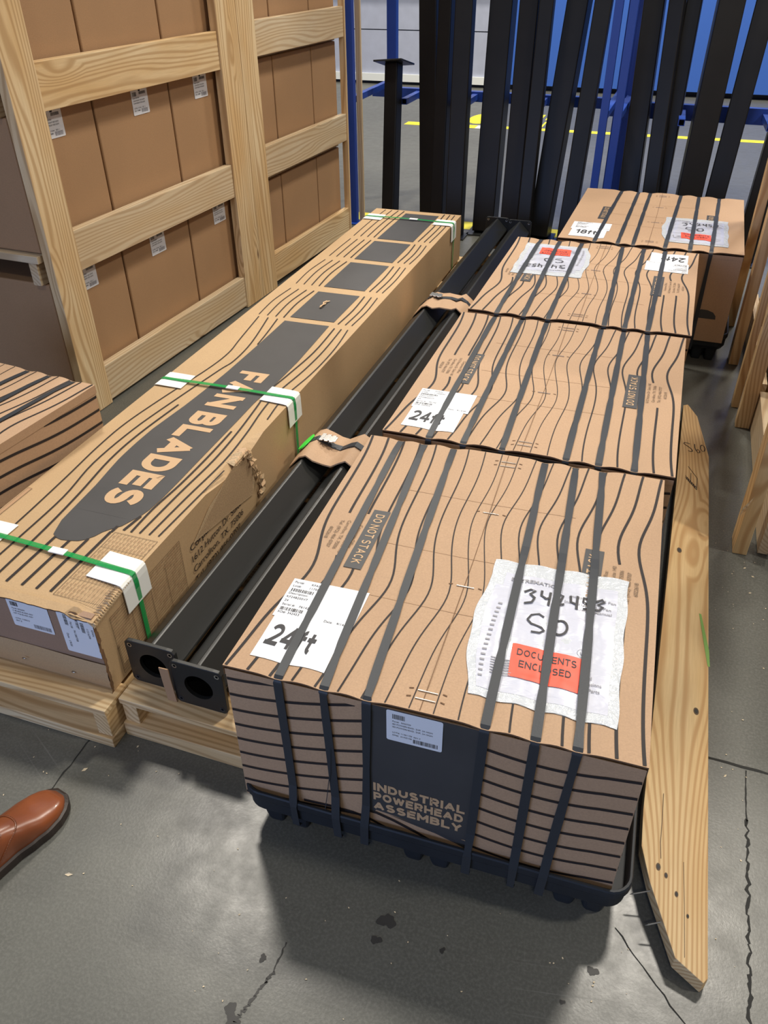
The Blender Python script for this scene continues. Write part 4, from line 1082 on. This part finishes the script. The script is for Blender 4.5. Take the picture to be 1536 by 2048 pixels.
# ------------------------------------------------------------------ crates at the right
def right_crate(label, y0, y1, posts, base):
    root = empty('wooden_crate', (.44, y0, 0), 0, label, 'crate')
    for (x0, x1, a, b) in posts:
        board('post', root, ((x0+x1)/2-.44, (a+b)/2-y0, .001), ((x0+x1)/2-.44, (a+b)/2-y0, 1.95), x1-x0, b-a, (0, -1, 0), 'plank')
    for z0, z1 in ((.004, .15), (.56, .70), (1.1, 1.24), (1.65, 1.79)):
        board('rail', root, (.030, .02, (z0+z1)/2), (.030, y1-y0-.02, (z0+z1)/2), z1-z0, .030, (-1, 0, 0), 'pine2')
    # pallet base and lumber inside
    for i in range(6):
        v = .05+(y1-y0-.1)*i/5
        board('base_board', root, (.05, v, .022), (.95, v, .022), .095, .040, (0, 0, 1), 'pine2')
        board('deck_board', root, (.06, v, .145), (.95, v, .145), .095, .030, (0, 0, 1), 'pine2')
        if i in (0, 3, 5): board('block', root, (.10, v-.045, .086), (.10, v+.045, .086), .09, .086, (0, 0, 1), 'pine')
    if base:
        for j in range(5):
            board('stacked_board', root, (.115, .02+.02*(j % 2), .181+.040*j), (.115, y1-y0-.06, .181+.040*j), .09, .036, (0, 0, 1), random.choice(('pine', 'pine2')))
    return root
def crated(y0, y1, label):
    root = empty('brown_carton', (.70, (y0+y1)/2, 0), 0, label, 'carton', 'cartons inside the right crates')
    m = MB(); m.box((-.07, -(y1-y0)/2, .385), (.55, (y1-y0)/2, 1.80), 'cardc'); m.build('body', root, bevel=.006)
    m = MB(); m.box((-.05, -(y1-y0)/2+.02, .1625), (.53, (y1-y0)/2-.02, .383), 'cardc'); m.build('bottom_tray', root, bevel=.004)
crated(2.20, 3.0, 'tall brown carton inside the near crate at the right edge')
crated(3.12, 4.08, 'tall brown carton inside the far crate at the right edge')
RC = right_crate('slatted pine crate at the right edge, nearest one with a splintered corner post', 2.16, 3.04, [(.383, .424, 2.161, 2.25), (.400, .452, 2.99, 3.040)], True)
right_crate('slatted pine crate at the right edge, farther one beside the plain carton', 3.07, 4.12, [(.388, .415, 3.158, 3.20), (.379, .420, 3.577, 3.66), (.372, .409, 4.03, 4.10)], True)
m = MB(); m.face([(0, 0, 0), (.012, -.004, .03), (-.006, -.006, -.045)], 'pine2'); m.face([(0, 0, .0), (-.014, -.012, -.03), (-.010, -.006, -.046)], 'craft')
m.face([(-.012, -.012, -.03), (.012, -.004, .03), (-.012, -.014, -.01)], 'pine2')
m.build('splinter', RC, Matrix.Translation((.382-.44, 2.158-2.16, .19)))
# ------------------------------------------------------------------ loose plank on the floor
def plank():
    root = empty('wood_plank', (.25, 1.8, 0), 0, 'long pine plank with S60 written on it, on the floor beside the cartons', 'plank')
    th = .036
    out = [(.213, 3.0), (.252, 2.93), (.300, 2.66), (.322, .812), (.314, .800), (.262, .822), (.207, .945), (.185, 1.015), (.182, 1.10), (.186, 1.5), (.194, 2.4), (.196, 2.98)]
    def zt(x, y): return .036+.034*(.32-x)/.13
    X0, Y0 = .25, 1.8
    m = MB()
    topl = [(x-X0, y-Y0, zt(x, y)) for x, y in out]; bl = [(x-X0, y-Y0, zt(x, y)-th) for x, y in out]
    # lay local x along the board for the grain
    R = Matrix(((0, 1, 0, 0), (-1, 0, 0, 0), (0, 0, 1, 0), (0, 0, 0, 1)))   # world -> grain space
    Ri = R.inverted()
    cv = lambda P: [tuple(R @ Vector(p)) for p in P]
    m.loops([cv(topl), cv(bl)], 'plank', True, True)
    m.f[-2] = m.f[-2]; 
    F = lambda a, b, w: R @ Vector((a-X0, b-Y0, zt(a, b)+w))
    def H(pts, w=.003): m.ribbon(F, pts, w, 'ink', .0010)
    H([(.231, 2.696), (.220, 2.695), (.210, 2.691), (.209, 2.681), (.220, 2.675), (.231, 2.669), (.239, 2.661), (.241, 2.651), (.235, 2.644), (.225, 2.644)], .0032)
    H([(.247, 2.708), (.249, 2.681), (.254, 2.664), (.261, 2.655), (.267, 2.662), (.266, 2.672), (.261, 2.678), (.255, 2.669)], .0032)
    H([(.274, 2.722), (.269, 2.712), (.269, 2.690), (.277, 2.676), (.284, 2.686), (.285, 2.704), (.281, 2.718), (.274, 2.722)], .0032)
    for a, b, c, d in ((.229, 2.537, .262, 2.482), (.222, 2.470, .262, 2.420), (.222, 2.460, .262, 2.408), (.262, 2.482, .262, 2.408), (.240, 2.50, .241, 2.45)):
        m.ribbon(F, [(a, b), (c, d)], .002, 'ink', .0010)
    for i in range(6): m.rect(F, .226+.0055*i, 2.447-.0065*i, .2295+.0055*i, 2.462-.0065*i, 'ink', .0011)
    for x, y, r in ((.219, 2.039, .006), (.285, 1.432, .0055), (.221, .985, .004), (.237, .974, .003), (.259, .945, .003), (.282, .911, .0022)):
        for k, q in ((1.6, 'pr'), (1.0, 'stain')): m.poly(F, [(x+r*k*.75*math.cos(t*PI/6), y+r*k*1.3*math.sin(t*PI/6)) for t in range(12)], q, .0006+.0003*(k < 1.5))
    m.ribbon(F, [(.2215, 1.16), (.2225, 1.09), (.222, 1.04), (.225, 1.005)], .0012, 'pr', .0008)
    m.ribbon(F, [(.270, 1.02), (.275, .93), (.279, .83)], .0008, 'pr', .0008)
    m.poly(F, [(.284, 1.79), (.290, 1.79), (.313, 1.66), (.316, 1.60), (.310, 1.60), (.296, 1.70)], 'mark', .0007)
    o = m.build('board', root, T=Ri, bevel=.0015)
    for x, y, z, dx in ((.205, .935, .052, -.030), (.234, .885, .048, -.026)):
        n = MB(); k = 8
        a = Vector((x+.01-X0, y+.003-Y0, z)); b = Vector((x+dx-X0, y-.012-Y0, z-.012)); d = (b-a).normalized(); s = d.orthogonal().normalized(); t = d.cross(s)
        n.loops([[tuple(p+(s*math.cos(2*PI*i/k)+t*math.sin(2*PI*i/k))*r) for i in range(k)] for p, r in ((a, .0016), (a*.15+b*.85, .0016), (b, .0003))], 'steel', True, True)
        n.build('nail', root)
plank()
# ------------------------------------------------------------------ blue racks, standing black tubes
def bar(name, parent, p0, p1, w, d, mat, hollow=False):
    p0, p1 = Vector(p0), Vector(p1); X = (p1-p0).normalized(); up = Vector((0, 0, 1)) if abs(X.z) < .8 else Vector((0, -1, 0))
    Y = up.cross(X).normalized(); Z = X.cross(Y)
    m = MB(); c = (p0+p1)/2; L = (p1-p0).length/2
    if hollow:
        q = lambda s, a, b: [(s*L, a, b), (s*L, -a, b), (s*L, -a, -b), (s*L, a, -b)]
        m.loops([q(-1, w/2-.004, d/2-.004), q(-1, w/2, d/2), q(1, w/2, d/2), q(1, w/2-.004, d/2-.004)], mat)
        m.face([(-L+.03, w/2-.004, d/2-.004), (-L+.03, -w/2+.004, d/2-.004), (-L+.03, -w/2+.004, -d/2+.004), (-L+.03, w/2-.004, -d/2+.004)], 'void')
        m.loops([q(-1, w/2-.004, d/2-.004), [(-L+.03, y, z) for _, y, z in q(-1, w/2-.004, d/2-.004)]], 'void')
    else: m.box((-L, -w/2, -d/2), (L, w/2, d/2), mat)
    T = Matrix((X, Y, Z)).transposed().to_4x4(); T.translation = c
    return m.build(name, parent, T, bevel=0 if hollow else .0015)
def rack(label, x0, x1, yf0, yf1, yb0, yb1, arms, right_end=True, bh=.06):
    root = empty('steel_rack', (x0, yf0, 0), 0, label, 'rack'); O = Vector((x0, yf0, 0))
    P = lambda x, y, z: Vector((x, y, z))-O
    for x, yf, yb in ((x0, yf0, yb0), (x1, yf1, yb1)):
        bar('front_post', root, P(x, yf, 0), P(x, yf, 3.2), .042, .042, 'blue')
        bar('back_post', root, P(x+.02, yb, 0), P(x+.02, yb, 3.2), .065, .055, 'blue')
        bar('side_arm', root, P(x, yf+.02, .745), P(x+.01, yb-.03, .752), .036, .036, 'blue')
        bar('foot_plate', root, P(x, yf, .0), P(x, yf, .008), .10, .10, 'blue')
    t = lambda x: (x-x0)/(x1-x0)
    yb = lambda x: yb0+(yb1-yb0)*t(x)
    b = bar('back_beam', root, P(x0-.10, yb(x0)-.055, .700), P(x1+.05, yb(x1)-.055, .700), .05, bh, 'blue', hollow=True)
    for x, L in arms: 
        bar('divider_arm', root, P(x, yb(x)-.08-L, .705), P(x-.01, yb(x)-.08, .70), .036, .036, 'blue', hollow=True)
    return root
rack('blue steel stock rack behind the fan blade carton, left section', -1.985, -.435, 5.12, 4.98, 5.86, 5.78, [(-1.735, .36), (-1.34, .36), (-.875, .34)])
rack('blue steel stock rack behind the plain carton, right section', -.360, 1.55, 4.98, 4.93, 5.62, 5.50, [(-.022, .36), (.440, .36), (.90, .36)], bh=.085)
bar('wooden_upright', None, (-1.948, 5.16, 0), (-1.948, 5.16, 2.6), .034, .02, 'pine2')
o = bpy.data.objects['wooden_upright']; tag(o, 'pale narrow upright just behind the left blue rack post', 'upright')
TUBES = [   # foot x, y; head x, y, z; side of the square section; twist about its axis
    (-1.501, 5.291, -1.758, 5.917, 2.90, 0.118, 0.15),
    (-1.418, 5.162, -1.559, 5.827, 3.00, 0.084, 0.20),
    (-1.273, 5.032, -1.420, 5.717, 3.00, 0.103, 0.35),
    (-1.106, 5.177, -1.189, 5.875, 3.10, 0.135, 0.30),
    (-0.928, 5.110, -1.018, 5.777, 2.90, 0.111, 0.25),
    (-0.834, 5.044, -0.908, 5.746, 3.00, 0.081, 0.35),
    (-0.751, 5.170, -0.628, 5.860, 3.00, 0.123, 0.25),
    (-0.576, 5.081, -0.527, 5.789, 3.00, 0.095, 0.35),
    (-0.236, 5.138, -0.351, 5.854, 3.00, 0.112, 0.30),
    (-0.104, 5.049, -0.242, 5.783, 3.00, 0.082, 0.20),
    (-0.066, 5.155, -0.088, 5.901, 3.10, 0.081, 0.30),
    (0.089, 5.066, 0.140, 5.806, 3.00, 0.135, 0.45),
    (0.228, 5.127, 0.383, 5.866, 3.00, 0.110, 0.30),
    (0.457, 5.035, 0.630, 5.798, 3.00, 0.115, 0.35)]
TL = ['leftmost full-height black tube standing in the blue rack', 'black tube second from the left of the full-height ones, half behind its neighbour', 'black tube leaning right, third of the full-height ones from the left',
      'black tube just right of the first blue gap, fourth full-height one', 'black tube fifth from the left, close beside the narrow blue slit', 'black tube sixth from the left, pressed against the fifth',
      'black tube seventh from the left, right of the second blue gap', 'black tube touching the paired blue posts on their left', 'black tube touching the paired blue posts on their right', 'black tube above the middle of the plain carton, left of a touching pair',
      'black tube above the middle of the plain carton, right of a touching pair', 'widest looking black tube above the right part of the plain carton', 'black tube above the right corner of the plain carton', 'rightmost black tube, cut by the right edge of the photo']
for i, (fx, fy, hx, hy, hh, s, tw) in enumerate(TUBES):
    foot = Vector((fx, fy, 0)); head = Vector((hx, hy, hh))
    root = empty('steel_tube', tuple(foot), 0, TL[i], 'steel tube', 'black steel tubes standing in the blue racks')
    X = (head-foot).normalized(); Y = Vector((math.cos(tw-.35), math.sin(tw-.35), 0)); Y = (Y-Y.dot(X)*X).normalized(); Z = X.cross(Y)
    T = Matrix((X, Y, Z)).transposed().to_4x4(); T.translation = Vector((0, 0, .008))
    L = (head-foot).length; m = MB()
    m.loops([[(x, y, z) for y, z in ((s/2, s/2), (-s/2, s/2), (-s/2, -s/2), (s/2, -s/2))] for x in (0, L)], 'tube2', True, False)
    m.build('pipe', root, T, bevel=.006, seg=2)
    f = MB(); f.box((-s*.75, -s*.75, 0), (s*.75, s*.75, .008), 'tube'); f.build('base_plate', root)
# short tube with a square cap plate
root = empty('steel_tube', (-1.735, 5.20, 0), 0, 'short black tube with a square plate on top, standing left of the full-height tubes', 'steel tube')
root.location = (-1.759, 5.184, 0); hd = Vector((-0.0496, 0.2362, 0.9124))
m = MB(); s = .088
X = hd.normalized(); Y = Vector((math.cos(-.15), math.sin(-.15), 0)); Y = (Y-Y.dot(X)*X).normalized(); Z = X.cross(Y)
T = Matrix((X, Y, Z)).transposed().to_4x4(); T.translation = Vector((0, 0, .004)); L = hd.length
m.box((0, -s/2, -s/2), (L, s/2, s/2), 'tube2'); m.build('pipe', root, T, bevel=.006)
m = MB(); m.box((L, -.098, -.098), (L+.010, .098, .098), 'tube'); m.build('cap_plate', root, T, bevel=.002)
# ------------------------------------------------------------------ brogue shoe
def shoe():
    root = empty('leather_shoe', (-1.066, .62, 0), math.radians(-12), 'tan brown leather brogue shoe standing on the floor at the left edge', 'shoe')
    def half(t):   # half widths (inner, outer) along t 0 heel .. 1 toe
        pts = [(0, .022, .022), (.04, .031, .031), (.15, .037, .036), (.35, .036, .036), (.5, .038, .040), (.65, .046, .048), (.75, .050, .050), (.85, .048, .045), (.92, .040, .036), (.97, .027, .023), (1, .010, .008)]
        for a, b in zip(pts, pts[1:]):
            if a[0] <= t <= b[0]: q = (t-a[0])/(b[0]-a[0]); q = q*q*(3-2*q) if b[0] < .9 else q; return a[1]+(b[1]-a[1])*q, a[2]+(b[2]-a[2])*q
        return pts[-1][1:]
    Ln = .300
    def hgt(t):
        pts = [(0, .075), (.1, .088), (.3, .092), (.45, .090), (.6, .074), (.75, .057), (.88, .047), (.95, .040), (1, .022)]
        for a, b in zip(pts, pts[1:]):
            if a[0] <= t <= b[0]: q = (t-a[0])/(b[0]-a[0]); return a[1]+(b[1]-a[1])*q
        return .02
    ts = [i/40 for i in range(41)]; ts = [1-(1-t)**1.25 for t in ts]
    def ringp(t, grow=0, z0=.024):
        wi, wo = half(t); h = hgt(t); P = []; n = 24
        for i in range(n+1):
            a = PI*i/n; c = math.cos(a); s_ = math.sin(a)
            x = (wi if c > 0 else wo)*math.copysign(abs(c)**.75, c)+math.copysign(grow, c)*abs(c); z = z0+(h-z0)*s_**.80
            P.append((x-.0, (t-1)*Ln+.148, z+grow*s_))
        return P
    m = MB(); m.loops([ringp(t) for t in ts], 'leather', closed=False)
    m.build('upper', root, smooth=True)
    # toe cap seam (wing tip) & stitches
    for off, kk in ((0, 'leather'),):
        g = MB(); L = []
        for j in range(7):
            L.append([])
        for i in range(25):
            a = i/24; wing = .73-.085*abs(a-.5)*2+.03*math.cos((a-.5)*PI)**8
            for j in range(7):
                t = wing+.012*j/6 if False else wing+(1.0-wing)*0
                L[j].append(None)
        edge = []
        for i in range(49):
            a = i/48; c = abs(a-.5)*2; wing = .625-.27*c**1.7
            P0 = ringp(wing, .0012); P1 = ringp(wing+.006, .0022)
            f = a*24; k = min(23, int(f)); q = f-k
            e0 = Vector(P0[k]).lerp(Vector(P0[k+1]), q); P2 = ringp(wing+.014, .0012); e1 = Vector(P1[k]).lerp(Vector(P1[k+1]), q); e2 = Vector(P2[k]).lerp(Vector(P2[k+1]), q)
            edge.append((e0, e1, e2))
        g.loops([[e[j] for e in edge] for j in range(3)], 'leather', closed=False)
        g.build('wing_seam', root, smooth=True)
        h_ = MB()
        for i in range(1, 48):
            e1, e2 = edge[i][1], edge[i][2]; c = (e1+e2)/2+Vector((0, 0, .0010)); r = .0011
            h_.loops([[tuple(c+Vector((r*math.cos(q), r*math.sin(q), 0))) for q in (0, 1.57, 3.14, 4.71)], [tuple(c+Vector((r*math.cos(q), r*math.sin(q), .0006))) for q in (0, 1.57, 3.14, 4.71)]], 'stitch', True, True)
        h_.build('brogue_holes', root)
    # welt and sole
    def outline(t_grow, z):
        R_ = []; Lf = []
        for t in ts:
            wi, wo = half(t); y = (t-1)*Ln+.148+(t_grow*1.0 if t > .9 else 0)*(t-.9)*10
            R_.append((wi+t_grow, y, z)); Lf.append((-wo-t_grow, y, z))
        return R_+Lf[::-1]
    s_ = MB()
    s_.loops([outline(.002, .0), outline(.006, .002), outline(.0065, .016), outline(.006, .022), outline(.001, .0245)], 'sole', True, True)
    s_.build('sole', root)
    t_ = MB()
    t_.loops([[Vector(p) for p in ringp(t, .0025, .05)][8:17] for t in (.20, .28, .36, .44, .50)], 'stitch', closed=False)
    t_.build('tongue', root, smooth=True)
    for t in (.34, .40, .46):
        l = MB(); P0 = ringp(t, .005); P1 = ringp(t+.012, .005); l.loops([P0[8:17], [tuple(Vector(p)+Vector((0, 0, .002))) for p in P1[8:17]]], 'stitch', closed=False); l.build('lace', root)
shoe()
# ------------------------------------------------------------------ floor debris
m = MB(); rg = random.Random(21)
for i in range(120):
    x, y = rg.choice(((rg.uniform(-1.2, -.6), rg.uniform(.6, .95)), (rg.uniform(-.6, .2), rg.uniform(.5, .84)), (rg.uniform(.25, .6), rg.uniform(1.7, 2.6)), (rg.uniform(.34, .5), rg.uniform(.8, 2.2))))
    r = rg.uniform(.0008, .0020); a = rg.random()*6
    m.face([(x+r*math.cos(a+q)*(1.6 if q % 2 else .8), y+r*math.sin(a+q), .0012+.001*rg.random()) for q in range(5)], 'chip')
for x, y, L, a in ((-1.035, .845, .016, .9), (-.955, .94, .008, 1.2), (.418, 2.095, .010, .5), (.44, 2.06, .010, -.6), (.43, 1.98, .009, .2), (-.91, .62, .018, .3), (.36, 1.30, .011, .9)):
    c, s = math.cos(a)*L/2, math.sin(a)*L/2; m.face([(x-c, y-s, .001), (x-s*.3, y+c*.3, .004), (x+c, y+s, .002), (x+s*.4, y-c*.4, .001)], 'chip')
tag(m.build('wood_crumbs'), 'tiny pale wood chips and crumbs scattered on the concrete floor', 'debris', kind='stuff')
